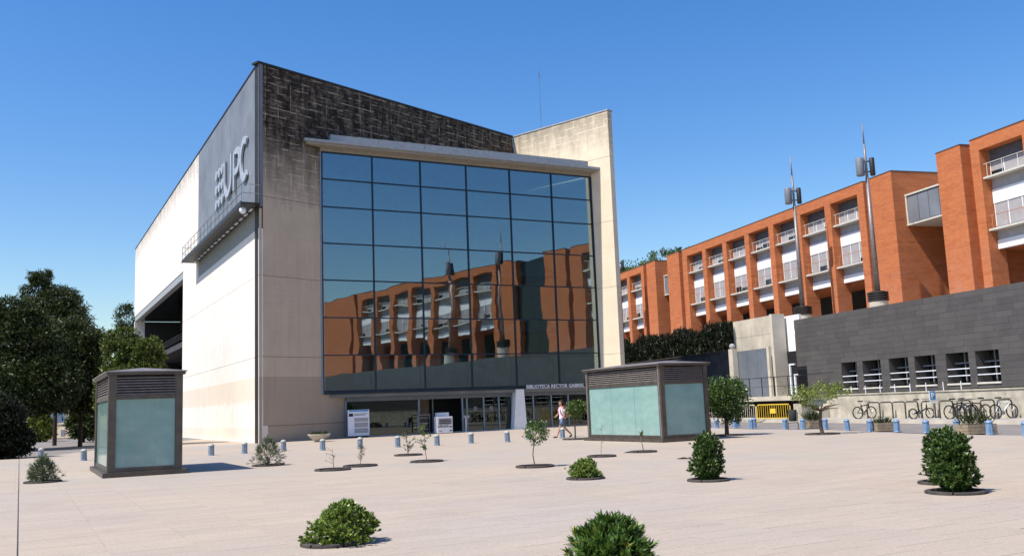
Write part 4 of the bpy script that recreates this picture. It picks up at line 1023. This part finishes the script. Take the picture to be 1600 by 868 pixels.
# small standard trees
def standard_tree(p, h, crown, n, L, W, mat, label, trunk=.04, fork=None, tips=None, spread=.42, name='small_tree'):
    T = thing(name, label, 'tree', p); bm = B(); p = Vector(p); cz = crown[2] - crown[5] * .5
    f = Vector((p.x, p.y, fork or cz)); mid = p.lerp(f, .5) + Vector((random.uniform(-.04, .04) * h, 0, 0))
    tube(bm, [p, mid, f], [trunk * 1.15, trunk, trunk * .8], 9)
    for k in range(9):
        a = 2 * pi * k / 9 + random.random(); e = f + Vector((cos(a) * crown[3] * .8, sin(a) * crown[4] * .8, random.uniform(.2, 1.1) * crown[5]))
        tube(bm, [f, f.lerp(e, .5) + Vector((0, 0, .05)), e], [trunk * .6, trunk * .35, trunk * .12], 6)
    obj('trunk', bm, 'bark', T)
    bl = [(p.x + crown[0], p.y + crown[1], crown[2], crown[3], crown[4], crown[5])] + (tips or [])
    foliage('crown', T, bl, n, L, W, mat, spread, per=22)
    return T
p = G(836, 729); standard_tree(p, 1.2, (0.05, 0, .90, .27, .27, .26), 1500, .06, .03, 'leaf_shrub', 'small round topped tree on a thin bare stem before the entrance', .014, .66)
ring(G(899, 686), .6, 'dark kerb ring under the leaning young tree'); p = G(899, 686)
standard_tree(p, 1.8, (.12, 0, 1.38, .42, .40, .42), 1700, .10, .05, 'leaf_mid', 'leaning young tree beside the walking person', .035, .95)
ring(G(1136, 680), .7, 'dark kerb ring under the dark round tree'); p = G(1136, 680)
standard_tree(p, 2.4, (0, 0, 1.62, .95, .95, .75), 7500, .12, .06, 'leaf_shrub', 'dark round tree right of the right kiosk', .085, .85, [(p.x + .35, p.y, 1.9, .6, .6, .42), (p.x - .4, p.y - .2, 1.75, .6, .6, .45), (p.x + .1, p.y, 1.05, .55, .5, .5)])
ring(G(1285, 678), .7, 'dark kerb ring under the spreading tree'); p = G(1285, 678)
standard_tree(p, 2.1, (0, 0, 1.70, .95, .8, .30), 2300, .10, .045, 'leaf_bright', 'light green spreading tree in front of the stair', .07, .95, [(p.x + .85, p.y + .1, 1.72, .45, .4, .18), (p.x - .65, p.y, 1.62, .5, .45, .28), (p.x - .45, p.y, 1.25, .3, .3, .3)], .5)

# ================================================================== TREES ON THE LEFT
def big_tree(x, y_base, blobs_px, dist_scale, n, L, W, mat, label, trunk_r=.35, droop=0, spread=.3, name='broadleaf_tree', per=60, group='trees left of the library', bare=None):
    """blobs given as photo px (x, y, rx, ry) turned into ellipsoids at the tree's own distance"""
    g = G(x, y_base); d = math.hypot(g.x, g.y); g = Vector((g.x * dist_scale, g.y * dist_scale, 0)); dy = g.y
    T = thing(name, label, 'tree', g, group); bl = []
    for (bx, by, rx, ry) in blobs_px:
        r = ray(bx, by); t = dy / r[1]; m = t / FPX * math.sqrt(r[0] ** 2 + r[1] ** 2) * 1.0
        bl.append((r[0] * t, dy + random.uniform(-.2, .2) * rx * m, EYE + r[2] * t, rx * m, max(rx, ry) * m * .8, ry * m))
    foliage('crown', T, bl, n, L, W, mat, spread, droop, per)
    bm = B(); cz = min(b[2] for b in bl); f = Vector((g.x, g.y, max(1.8, cz * .5))); tube(bm, [g, f], [trunk_r * 1.2, trunk_r], 10)
    for b in bl:
        e = Vector(b[:3]) + Vector((0, 0, b[5] * .6)); tube(bm, [f, f.lerp(e, .5) + Vector((random.uniform(-.4, .4), 0, .5)), e], [trunk_r * .6, trunk_r * .35, .04], 7)
        for k in range(5):
            q = Vector(b[:3]); e2 = q + Vector((random.uniform(-1, 1) * b[3], random.uniform(-1, 1) * b[4], random.uniform(-.2, .8) * b[5])); tube(bm, [q.lerp(f, .3), e2], [trunk_r * .25, .03], 5)
    obj('trunk', bm, 'bark_dark', T)
    return T
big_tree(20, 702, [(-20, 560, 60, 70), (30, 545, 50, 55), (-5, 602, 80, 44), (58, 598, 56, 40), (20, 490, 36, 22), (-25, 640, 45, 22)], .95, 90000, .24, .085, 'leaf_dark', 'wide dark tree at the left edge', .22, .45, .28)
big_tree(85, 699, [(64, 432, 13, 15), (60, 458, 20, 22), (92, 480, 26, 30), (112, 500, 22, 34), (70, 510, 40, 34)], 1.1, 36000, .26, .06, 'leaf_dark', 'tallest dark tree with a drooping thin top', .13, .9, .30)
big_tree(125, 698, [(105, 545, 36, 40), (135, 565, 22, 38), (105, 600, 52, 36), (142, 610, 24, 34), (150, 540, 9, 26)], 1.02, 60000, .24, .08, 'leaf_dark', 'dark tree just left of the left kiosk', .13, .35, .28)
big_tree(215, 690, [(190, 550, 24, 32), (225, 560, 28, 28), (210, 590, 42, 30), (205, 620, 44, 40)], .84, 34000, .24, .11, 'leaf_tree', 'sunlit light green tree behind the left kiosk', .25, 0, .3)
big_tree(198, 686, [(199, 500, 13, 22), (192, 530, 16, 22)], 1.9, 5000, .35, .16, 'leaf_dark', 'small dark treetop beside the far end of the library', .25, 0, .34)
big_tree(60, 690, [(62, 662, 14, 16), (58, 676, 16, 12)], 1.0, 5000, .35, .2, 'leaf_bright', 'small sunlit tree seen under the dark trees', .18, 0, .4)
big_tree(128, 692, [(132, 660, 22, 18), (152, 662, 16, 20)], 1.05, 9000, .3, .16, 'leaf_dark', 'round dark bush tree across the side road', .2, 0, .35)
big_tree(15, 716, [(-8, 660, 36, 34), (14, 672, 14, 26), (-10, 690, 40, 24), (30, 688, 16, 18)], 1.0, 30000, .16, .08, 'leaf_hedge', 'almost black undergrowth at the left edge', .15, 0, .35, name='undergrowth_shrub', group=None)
# treetops beyond the brick building
FT = thing('distant_tree', 'treetop showing over the far end of the brick building', 'tree', FO.P(118, 26, 0))
c1 = FO.P(116, 26); foliage('crown', FT, [(*(c1 + FO.a * k * 6)[:2], 26.5 + (k % 2) * 1.4 - k * .2, 4.2, 4, 4.0) for k in range(-2, 4)], 14000, .5, .25, 'leaf_mid', .3)
bm = B()
for k in range(-2, 4): q = c1 + FO.a * k * 6; tube(bm, [(q.x, q.y, TZ), (q.x, q.y, 26)], [.35, .15], 8)
obj('trunk', bm, 'bark', FT)
# far left glimpses
def far_box(name, label, cat, px0, px1, ytop, ybase, z0, depth, mat, D, extra=None):
    r0 = ray(px0, ybase); r1 = ray(px1, ybase); rt = ray((px0 + px1) / 2, ytop); t0, t1, tt = D / r0[1], D / r1[1], D / rt[1]
    T = thing(name, label, cat, (r0[0] * t0, D, 0)); H_ = EYE + rt[2] * tt
    bm = B(); x0, x1 = r0[0] * t0, r1[0] * t1
    hexa(bm, [Vector(q) for q in ((x0, D, 0), (x1, D, 0), (x1, D + depth, 0), (x0, D + depth, 0), (x0, D, H_), (x1, D, H_), (x1, D + depth, H_), (x0, D + depth, H_))]); obj('wall', bm, mat, T)
    bm = B(); hexa(bm, [Vector(q) for q in ((x0 - .1, D - .1, H_), (x1 + .1, D - .1, H_), (x1 + .1, D + depth, H_), (x0 - .1, D + depth, H_), (x0 - .1, D - .1, H_ + .15), (x1 + .1, D - .1, H_ + .15), (x1 + .1, D + depth, H_ + .15), (x0 - .1, D + depth, H_ + .15))]); obj('coping', bm, mat, T)
    if extra:
        for (u0, u1, v0, v1) in extra:
            bm = B(); X0, X1 = x0 + (x1 - x0) * u0, x0 + (x1 - x0) * u1; hexa(bm, [Vector(q) for q in ((X0, D - .05, H_ * v0), (X1, D - .05, H_ * v0), (X1, D - .003, H_ * v0), (X0, D - .003, H_ * v0), (X0, D - .05, H_ * v1), (X1, D - .05, H_ * v1), (X1, D - .003, H_ * v1), (X0, D - .003, H_ * v1))]); obj('window', bm, 'panel_grey', T)
    return T
far_box('far_building', 'white building glimpsed under the dark trees', 'building', 18, 45, 600, 690, 0, 12, 'building_white', 150, [(.2, .35, .3, .45), (.6, .75, .3, .45), (.2, .35, .6, .75), (.6, .75, .6, .75)])
far_box('cream_gate_house', 'small cream stone house across the side road', 'house', 88, 108, 662, 692, 0, 6, 'building_cream', 104, [(.35, .65, .1, .6)])
far_box('cream_low_wall', 'low cream wall across the side road', 'wall', 72, 108, 684, 692, 0, .5, 'building_cream', 101)
far_box('dark_low_wall', 'dark low wall behind the left bollards', 'wall', 108, 158, 685, 692, 0, .5, 'dark_wall', 98)
SLm = thing('slim_lamp', 'slim street lamp beside the small sunlit tree', 'street lamp', (0, 0, 0)); r = ray(54, 690); t = 92 / r[1]; q = Vector((r[0] * t, 92, 0)); SLm.location = q
bm = B(); tube(bm, [q, q + Vector((0, 0, 5))], .06, 6); obj('mast', bm, 'white_metal', SLm)
bm = B(); tube(bm, [q + Vector((0, 0, 1.9)), q + Vector((.9, 0, 2.0))], .05, 5); obj('arm', bm, 'white_metal', SLm)

# ================================================================== ENTRANCE THINGS
g = G(555, 684); F_ = Frame(FG.P(1.35, .62), 62.1)
IP = thing('information_panel', 'white information panel with grey notices beside the glass', 'sign', F_.P(0))
part('board', F_, (0, 1.42, 0, .12, .12, 1.78), 'white_metal', IP); part('foot', F_, (.05, 1.37, -.02, .14, 0, .118), 'dark_metal', IP)
part('header', F_, (.06, 1.36, .122, .132, 1.66, 1.76), 'sign_blue', IP); part('logo', F_, (.06, .34, .122, .134, 1.36, 1.55), 'ink', IP)
for z0, z1 in ((1.02, 1.26), (.66, .96), (.30, .60)): part('notice', F_, (.42, 1.34, .122, .132, z0, z1), 'poster_grey', IP)
for k, z in enumerate((1.5, 1.42)): part('print_line', F_, (.42, 1.30 - k * .15, .122, .130, z, z + .03), 'ink', IP)
BP_ = G(499, 689.5)
BO = thing('bowl_planter', 'round pale stone bowl planter with small plants by the stained wall', 'planter', BP_)
bm = B(); lathe(bm, BP_, [(.25, 0), (.28, .06), (.50, .22), (.66, .40), (.67, .44), (.60, .44), (.55, .36), (.1, .34)], 24); obj('bowl', bm, 'bowl_concrete', BO, True)
P_ = np.array(BP_) + np.array([0, 0, .40]) + np.stack([rng.uniform(-.45, .45, 260), rng.uniform(-.45, .45, 260), rng.uniform(0, .06, 260)], 1)
link('flowers', leaves_mesh('flowers', P_, rnd_dirs(260) + np.array([0, 0, 1.2]), rnd_dirs(260), .16 * (.5 + rng.random(260)), .05, 'leaf_dark'), None, BO)
def newsbox(a, wv, wd, dp, h, label, front):
    Fn = Frame(FG.P(a, wv), 62.1); T = thing('newspaper_box', label, 'newspaper box', Fn.P(0), 'newspaper boxes by the entrance')
    part('cabinet', Fn, (0, wd, -dp, 0, .04, h), 'white_paint', T); part('foot', Fn, (.05, wd - .05, -dp + .05, -.05, 0, .038), 'dark_metal', T)
    if front:
        part('display', Fn, (.08, wd - .06, .003, .02, h * .52, h * .9), 'blind_grey', T)
        for r_ in range(3):
            x = .16
            while x < wd - .2:
                s = random.uniform(.03, .07); part('print', Fn, (x, x + s, .021, .028, h * (.57 + .1 * r_), h * (.57 + .1 * r_) + .07), 'ink', T); x += s + .02
        x = .04
        while x < wd - .3:
            s = random.uniform(.04, .09); part('print', Fn, (x, x + s * .7, .003, .012, h * .36, h * .36 + random.uniform(.1, .17)), 'ink', T); x += s + .02
        part('print', Fn, (wd - .26, wd - .04, .003, .012, h * .36, h * .36 + .07), 'ink', T); part('coin_box', Fn, (wd - .2, wd - .08, .003, .03, h * .12, h * .2), 'ink', T); part('print', Fn, (.1, .35, .003, .012, h * .13, h * .16), 'ink', T)
def a_of(px, py, w_): return FG.hit(px, py, w_)[0]
aN = a_of(683, 660, 1.2)
newsbox(aN, 1.2, 1.12, .5, 1.12, 'white newspaper box with a printed front before the open doorway', True)
newsbox(aN + .35, .45, .85, .4, 1.38, 'taller plain white newspaper box just behind the printed one', False)
Fn = Frame(FG.P(aN - .9, .2), 62.1); RK = thing('display_rack', 'grey metal display rack left of the newspaper boxes', 'rack', Fn.P(0))
for x in (0, .85): part('upright', Fn, (x, x + .06, -.3, -.24, 0, 1.3), 'steel', RK)
for z in (.3, .7, 1.05, 1.26): part('shelf', Fn, (.062, .848, -.3, -.05, z, z + .04), 'steel', RK)
aP = a_of(728, 660, .35); Fn = Frame(FG.P(aP, .35), 62.1); RS = thing('stand', 'thin white stand with a small box head in the open doorway', 'stand', Fn.P(0))
bm = B(); tube(bm, [Fn.P(0, 0, .02), Fn.P(0, 0, .95)], .045, 8); obj('stem', bm, 'white_paint', RS)
bm = B(); lathe(bm, Fn.P(0, 0, 0), [(.2, 0), (.2, .02)], 16); obj('foot', bm, 'white_paint', RS)
part('head', Fn, (-.22, .24, -.12, .1, .95, 1.12), 'blind_grey', RS)
# things inside the ground floor glass
for k, (a, wd, h) in enumerate(((3.2, .9, 1.0), (4.6, .9, 1.15), (15.2, .7, 1.0))):
    Fn = Frame(FG.P(a, -1.5), 62.1); T = thing('display_table', ('grey display table behind the glass beside the information panel', 'taller grey display table behind the glass left of the doorway', 'grey display table behind the glass right of the blade wall')[k], 'table', Fn.P(0))
    part('top', Fn, (0, wd, -.5, 0, h - .05, h), 'blind_grey', T)
    for x in (.03, wd - .08):
        for y in (-.47, -.08): part('leg', Fn, (x, x + .05, y, y + .05, .02, h - .052), 'steel', T)
    part('notice', Fn, (.1, wd - .1, .004, .02, h - .6, h - .1), 'white_paint', T)

# ================================================================== STREET THINGS ON THE RIGHT
def barrier(p0, p1, mat, label, sign=False):
    p0, p1 = Vector(p0), Vector(p1); T = thing('crowd_barrier', label, 'barrier', p0, 'crowd barriers along the road'); d = (p1 - p0); L_ = d.length; d.normalize(); up = Vector((0, 0, 1)); H_ = 1.1
    bm = B(); tube(bm, [p0 + up * .02, p0 + up * (H_ - .12), p0 + d * .12 + up * H_, p1 - d * .12 + up * H_, p1 + up * (H_ - .12), p1 + up * .02], .032, 8); tube(bm, [p0 + up * .25, p1 + up * .25], .028, 6); obj('barrier_frame', bm, mat, T)
    n = int(L_ / .18)
    for k in range(1, n):
        bm = B(); q = p0 + d * (L_ * k / n); tube(bm, [q + up * .26, q + up * (H_ - .01)], .016, 5); obj('bar', bm, mat, T)
    s = Vector((-d.y, d.x, 0))
    for q in (p0, p1): bm = B(); tube(bm, [q - s * .3 + up * .02, q + s * .3 + up * .02], .025, 6); obj('foot', bm, mat, T)
    if sign:
        c = p0 + d * L_ * .5; n_ = Vector((d.y, -d.x, 0)) * .04; n_ = n_ if n_.y < 0 else -n_
        bm = B(); hexa(bm, [c + n_ + d * a + up * z + n_ * k for z in (.55, .85) for a, k in ((-.24, 0), (.24, 0), (.24, .4), (-.24, .4))]); obj('sign_plate', bm, 'paint_yellow', T)
b0 = G(1184, 657.5); b1 = G(1237, 656); bb = (b1 - b0)
def dirg(px, py, D): r = ray(px, py); l = math.hypot(r[0], r[1]); return Vector((r[0] / l * D, r[1] / l * D, 0))
barrier(dirg(1184, 657, 63.0), dirg(1236, 656, 61.0), 'paint_yellow', 'yellow crowd barrier with a yellow plate, left of the litter bin', True)
barrier(dirg(1150, 657, 64.6), dirg(1182, 657, 63.2), 'paint_cream', 'cream crowd barrier left of the yellow one')
barrier(dirg(1104, 658, 66.5), dirg(1148, 657, 64.8), 'paint_cream', 'cream crowd barrier behind the dark round tree')
# litter bin
p = G(1240, 670); LB = thing('litter_bin', 'dark litter bin on a thin black frame between two bollards', 'litter bin', p)
bm = B(); lathe(bm, p + Vector((0, 0, .38)), [(.17, 0), (.19, .02), (.21, .55), (.19, .56), (.17, .5)], 18); obj('bin', bm, 'interior_dark', LB, True)
bm = B()
for s in (-1, 1): tube(bm, [p + Vector((s * .24, 0, 0)), p + Vector((s * .24, 0, .8)), p + Vector((s * .2, 0, .82))], .018, 6)
tube(bm, [p + Vector((-.24, 0, .32)), p + Vector((.24, 0, .32))], .018, 6); obj('stand_frame', bm, 'bike_black', LB)
# wooden planters
def planter(p, wd, label, n, L_):
    Fp = Frame(p, 80); T = thing('wooden_planter', label, 'planter', p, 'low wooden planters along the road')
    for s, (a0, a1, w0, w1) in enumerate(((-wd / 2, wd / 2, .35, .40), (-wd / 2, wd / 2, -.40, -.35), (-wd / 2, -wd / 2 + .05, -.348, .348), (wd / 2 - .05, wd / 2, -.348, .348))):
        for r_ in range(3): part('plank', Fp, (a0, a1, w0, w1, .02 + r_ * .115, .125 + r_ * .115), 'box_wood', T)
    part('soil', Fp, (-wd / 2 + .06, wd / 2 - .06, -.34, .34, .05, .33), 'soil', T)
    m = n; P = np.array(p) + np.stack([rng.uniform(-wd * .4, wd * .4, m), rng.uniform(-.3, .3, m), .33 + 0 * rng.random(m)], 1)
    link('foliage', leaves_mesh('foliage', P, rnd_dirs(m) * .8 + np.array([0, 0, 1.0]), rnd_dirs(m), L_ * (.5 + rng.random(m)), .04, 'leaf_dark'), None, T)
    return T
planter(G(1380, 673), .95, 'smaller wooden planter with low plants', 120, .25); planter(G(1525, 677.5), 1.15, 'larger wooden planter with long drooping shoots', 150, .5); planter(G(1272, 668), .85, 'wooden planter behind the spreading tree', 160, .55)
# cycle racks and bicycles
def on_walk(px, w_): return FW.P(FW.hit(px, 652, w_)[0], w_, .15)
def hoop(px, label):
    c = on_walk(px, -1.15); dd = Vector((cos(rad(19)), sin(rad(19)), 0)) ; wd = .88
    T = thing('cycle_hoop', label, 'cycle stand', c, 'steel cycle hoops in front of the pale plinth'); bm = B(); p0 = c - dd * wd / 2; p1 = c + dd * wd / 2; up = Vector((0, 0, 1))
    tube(bm, [p0, p0 + up * .78, p0 + dd * .05 + up * .86, p0 + dd * .13 + up * .9, p1 - dd * .13 + up * .9, p1 - dd * .05 + up * .86, p1 + up * .78, p1], .04, 8); obj('hoop', bm, 'hoop_steel', T, True)
    for q in (p0, p1): bm = B(); lathe(bm, q, [(.07, 0), (.07, .012)], 10); obj('foot_plate', bm, 'steel', T)
for px, lb in ((1366, 'cycle hoop behind the leftmost bicycle'), (1386, 'first free cycle hoop right of the leftmost bicycle'), (1406, 'second free cycle hoop right of the leftmost bicycle'), (1426, 'cycle hoop behind the folding bicycle'),
               (1452, 'cycle hoop under the blue sign'), (1480, 'cycle hoop left of the crowded bicycles'), (1508, 'cycle hoop among the crowded bicycles'), (1545, 'cycle hoop at the white bicycle'), (1572, 'rightmost cycle hoop past the white bicycle')): hoop(px, lb)
def bicycle(px, wv, hd, mat, label, small=False, sc=1.0, lean=.05, flip=1):
    c = on_walk(px, wv); d = Vector((cos(rad(hd)), sin(rad(hd)), 0)) * flip; s = Vector((-d.y, d.x, 0)); up = (Vector((0, 0, 1)) + s * lean).normalized()
    T = thing('bicycle', label, 'bicycle', c, 'bicycles parked at the hoops'); R_ = (.235 if small else .335) * sc; WBh = .47 * sc; K = sc
    q = lambda x, z: c + d * x * K + up * z * K
    r0 = R_ / K
    def wheel(x):
        ce = q(x, r0); bm = B(); n = 26; prev = [ce + (d * cos(2 * pi * k / n) + up * sin(2 * pi * k / n)) * R_ for k in range(n + 1)]; tube(bm, prev, .034, 6, False); W_ = obj('wheel', bm, 'black_rubber', T, True)
        bm = B(); tube(bm, [ce + (p_ - ce) * .93 for p_ in prev], .011, 5, False); 
        for k in range(0, n, 2): tube(bm, [ce, ce + (prev[k] - ce) * .92], .0035, 3)
        tube(bm, [ce - s * .05, ce + s * .05], .025, 8); o = obj('rim', bm, 'steel'); o.parent = W_; o.matrix_parent_inverse = Matrix.Identity(4); 
        return W_
    wheel(-.49); wheel(.49)
    bb_, st, hd_, rw, fw = q(-.08, .28), q(-.2, .80 if not small else .62), q(.34, .78 if not small else .6), q(-.49, r0), q(.49, r0)
    bm = B(); t_ = .03
    tube(bm, [bb_, st], t_, 7); tube(bm, [bb_, hd_ - up * .12], t_ * 1.2, 7); tube(bm, [rw, bb_], t_ * .7, 6)
    if not small: tube(bm, [st - up * .08, hd_], t_, 7); tube(bm, [rw, st - up * .08], t_ * .7, 6)
    else: tube(bm, [rw, bb_ + up * .1], t_, 7)
    tube(bm, [hd_ + up * .04, hd_ - up * .14], t_ * 1.3, 7); obj('bicycle_frame', bm, mat, T)
    bm = B(); tube(bm, [hd_ - up * .14, fw], .017, 6); obj('fork', bm, mat, T)
    sz = .18 if small else .06
    bm = B(); tube(bm, [st, st + up * (sz + .08)], .014, 6); obj('seat_post', bm, 'steel', T)
    bm = B(); z_ = st + up * (sz + .1); hexa(bm, [z_ + d * a + s * b for a, b in ((-.15, -.09), (.17, -.03), (.17, .03), (-.15, .09))] + [z_ + up * .07 + d * a + s * b for a, b in ((-.13, -.07), (.15, -.02), (.15, .02), (-.13, .07))]); obj('saddle', bm, 'black_rubber', T)
    hs_ = .3 if small else .14; ht = hd_ + up * (hs_ + .05) + d * .03
    bm = B(); tube(bm, [hd_, ht], .016, 6); tube(bm, [ht - s * .28 - d * .05, ht - s * .1, ht + s * .1, ht + s * .28 - d * .05], .014, 6); obj('handlebar', bm, 'bike_black', T)
    bm = B(); tube(bm, [bb_ - s * .07, bb_ + s * .07], .09, 12); tube(bm, [bb_ + s * .08, bb_ + s * .08 - up * .17], .012, 5); tube(bm, [bb_ - s * .08, bb_ - s * .08 + up * .17], .012, 5); obj('crank', bm, 'steel', T)
    return T
bicycle(1352, -1.5, 20, 'bike_black', 'leftmost bicycle, black and alone at its hoop')
bicycle(1441, -1.5, 19, 'bike_black', 'small wheeled black folding bicycle left of the blue sign', True, 1.12)
bicycle(1497, -1.6, 18, 'bike_black', 'black bicycle at the left of the crowded bicycles')
bicycle(1512, -1.3, 24, 'bike_grey', 'grey bicycle half hidden in the middle of the crowded bicycles')
bicycle(1529, -1.5, 20, 'bike_black', 'black bicycle behind the larger wooden planter', flip=-1)
bicycle(1570, -1.5, 17, 'bike_white', 'white bicycle at the right end of the row')
# blue parking sign
c = on_walk(1460, -.9); PS = thing('blue_sign', 'small blue and white parking sign above the cycle hoops', 'sign', c)
bm = B(); tube(bm, [c, c + Vector((0, 0, 1.0))], .02, 6); obj('sign_post', bm, 'steel', PS)
Fp = Frame(c, 68); part('plate', Fp, (-.22, .22, .01, .03, .93, 1.6), 'white_paint', PS); part('blue_face', Fp, (-.19, .19, .032, .038, 1.12, 1.57), 'sign_blue', PS)
text_mesh('P', .42, Fp, -.12, .045, 1.2, 'white_paint', PS, 'letter_p', .006)

# ================================================================== PERSON
def skin_mesh(name, nodes, edges, mat, parent, sub=1):
    me = bpy.data.meshes.new(name); me.from_pydata([n[0] for n in nodes], edges, []); o = link(name, me, mat, parent)
    sk = o.modifiers.new('Skin', 'SKIN'); sk.use_smooth_shade = True
    lay = me.skin_vertices[0].data if me.skin_vertices else None
    if lay is None:
        bm = bmesh.new(); bm.from_mesh(me); bm.verts.layers.skin.verify(); bm.to_mesh(me); bm.free(); lay = me.skin_vertices[0].data
    for i, n in enumerate(nodes): r = n[1]; lay[i].radius = (r, r) if not isinstance(r, tuple) else r; lay[i].use_root = (i == 0)
    ss = o.modifiers.new('Sub', 'SUBSURF'); ss.levels = sub; ss.render_levels = sub; return o
PP = G(880, 683); PE = thing('person', 'person in a white shirt with a pink backpack and denim shorts walking left', 'person', PP)
fx = Vector((-.94, -.34, 0)); fy = Vector((.34, -.94, 0))               # walking direction, and towards the camera
q = lambda x, y, z: PP + fx * x + fy * y + Vector((0, 0, z))
nodes = [(q(0, 0, .93), .13), (q(0, 0, 1.12), .115), (q(.02, 0, 1.32), .14), (q(.02, 0, 1.45), .10), (q(.03, 0, 1.53), .052), (q(.06, 0, 1.60), .065), (q(.07, 0, 1.68), .092), (q(.07, 0, 1.76), .075),
 (q(0, .10, .86), .09), (q(.2, .10, .50), .058), (q(.26, .10, .30), .05), (q(.36, .10, .08), .035), (q(.46, .10, .04), .035), (q(.56, .10, .035), .026),
 (q(0, -.10, .86), .09), (q(-.12, -.10, .50), .058), (q(-.32, -.10, .30), .048), (q(-.5, -.10, .14), .034), (q(-.46, -.1, .04), .032), (q(-.38, -.10, .02), .026),
 (q(.01, .19, 1.42), .055), (q(-.06, .24, 1.16), .042), (q(.08, .22, .95), .034), (q(.1, .21, .88), .03),
 (q(.01, -.19, 1.42), .055), (q(.10, -.24, 1.16), .042), (q(.28, -.2, 1.02), .034), (q(.33, -.18, 1.0), .03)]
edges = [(0, 1), (1, 2), (2, 3), (3, 4), (4, 5), (5, 6), (6, 7), (0, 8), (8, 9), (9, 10), (10, 11), (11, 12), (12, 13), (0, 14), (14, 15), (15, 16), (16, 17), (17, 18), (18, 19), (3, 20), (20, 21), (21, 22), (22, 23), (3, 24), (24, 25), (25, 26), (26, 27)]
skin_mesh('body', nodes, edges, 'skin', PE, 2)
for wr, dr in ((q(.1, .21, .88), Vector((.02, 0, -1))), (q(.33, -.18, 1.0), fx)):
    for k in range(5):
        s_ = fy * (k - 2) * .017; l = (.05, .08, .088, .08, .065)[k]; e1 = wr + s_ + dr * l * .6; skin_mesh('finger', [(wr + s_ * .6, .011), (e1, .009), (e1 + dr * l * .3 - fx * .012, .007)], [(0, 1), (1, 2)], 'skin', PE, 1)
def loft(name, rings, mat, seg=18, tilt=None):
    """rings: (x, y, z, half depth along the walk, half width) in the person's own frame"""
    bm = B(); rr = []
    for (x, y, z, rx, ry) in rings: rr.append([bm.verts.new(q(x + rx * cos(2 * pi * k / seg), y + ry * sin(2 * pi * k / seg), z)) for k in range(seg)])
    for a_, b_ in zip(rr, rr[1:]):
        for k in range(seg): bm.faces.new((a_[k], a_[(k + 1) % seg], b_[(k + 1) % seg], b_[k]))
    bm.faces.new(rr[0]); bm.faces.new(rr[-1]); o = obj(name, bm, mat, PE, True); return o
loft('shirt', [(0, 0, .88, .145, .185), (0, 0, .95, .15, .19), (0, 0, 1.1, .135, .17), (.015, 0, 1.25, .15, .19), (.02, 0, 1.38, .14, .205), (.02, 0, 1.46, .10, .16), (.025, 0, 1.50, .06, .07)], 'shirt_white')
for sy in (-1, 1):
    bm = B(); tube(bm, [q(.01, sy * .17, 1.44), q(.0, sy * .215, 1.36), q(.02 if sy < 0 else -.03, sy * .24, 1.2)], [.075, .075, .068], 12); obj('sleeve', bm, 'shirt_white', PE, True)
bm = B(); tube(bm, [q(0, .09, .93), q(.07, .10, .76), q(.14, .10, .60)], [.125, .11, .10], 14); tube(bm, [q(0, -.09, .93), q(-.04, -.10, .76), q(-.09, -.10, .60)], [.125, .11, .10], 14)
obj('shorts', bm, 'denim', PE, True)
loft('shorts_waist', [(0, 0, .78, .13, .19), (0, 0, .86, .148, .195), (0, 0, .95, .14, .18)], 'denim')
loft('backpack', [(-.2, .02, .98, .06, .10), (-.22, .02, 1.0, .11, .155), (-.23, .02, 1.12, .125, .17), (-.22, .02, 1.3, .115, .165), (-.19, .02, 1.42, .08, .13), (-.18, .02, 1.45, .03, .07)], 'pack_pink')
for s_ in (-1, 1):
    bm = B(); tube(bm, [q(-.12, s_ * .1, 1.44), q(-.02, s_ * .105, 1.505), q(.09, s_ * .11, 1.47), q(.165, s_ * .12, 1.33), q(.13, s_ * .16, 1.15), q(-.08, s_ * .19, 1.02)], .026, 8); obj('strap', bm, 'pack_pink', PE, True)
loft('hair', [(-.03, 0, 1.56, .04, .05), (-.02, 0, 1.62, .07, .08), (.0, 0, 1.70, .10, .102), (.02, 0, 1.76, .105, .10), (.035, 0, 1.81, .085, .08), (.04, 0, 1.835, .04, .04)], 'hair')
bm = B(); tube(bm, [q(-.09, 0, 1.72), q(-.15, 0, 1.68), q(-.16, 0, 1.55)], [.035, .04, .015], 8); obj('ponytail', bm, 'hair', PE, True)
skin_mesh('nose', [(q(.15, 0, 1.70), .014), (q(.178, 0, 1.675), .014)], [(0, 1)], 'skin', PE, 1)
for s_ in (-1, 1):
    bm = B(); bmesh.ops.create_uvsphere(bm, u_segments=8, v_segments=6, radius=.012, matrix=Matrix.Translation(q(.15, s_ * .032, 1.705))); obj('eye', bm, 'ink', PE, True)
    bm = B(); bmesh.ops.create_uvsphere(bm, u_segments=8, v_segments=6, radius=.024, matrix=Matrix.Translation(q(.06, s_ * .088, 1.685))); obj('ear', bm, 'skin', PE, True)
skin_mesh('shoe', [(q(.34, .1, .05), .045), (q(.46, .10, .045), .046), (q(.58, .10, .04), .036)], [(0, 1), (1, 2)], 'shoe', PE, 1)
skin_mesh('shoe', [(q(-.52, -.1, .13), .042), (q(-.46, -.10, .06), .046), (q(-.37, -.10, .04), .036)], [(0, 1), (1, 2)], 'shoe', PE, 1)
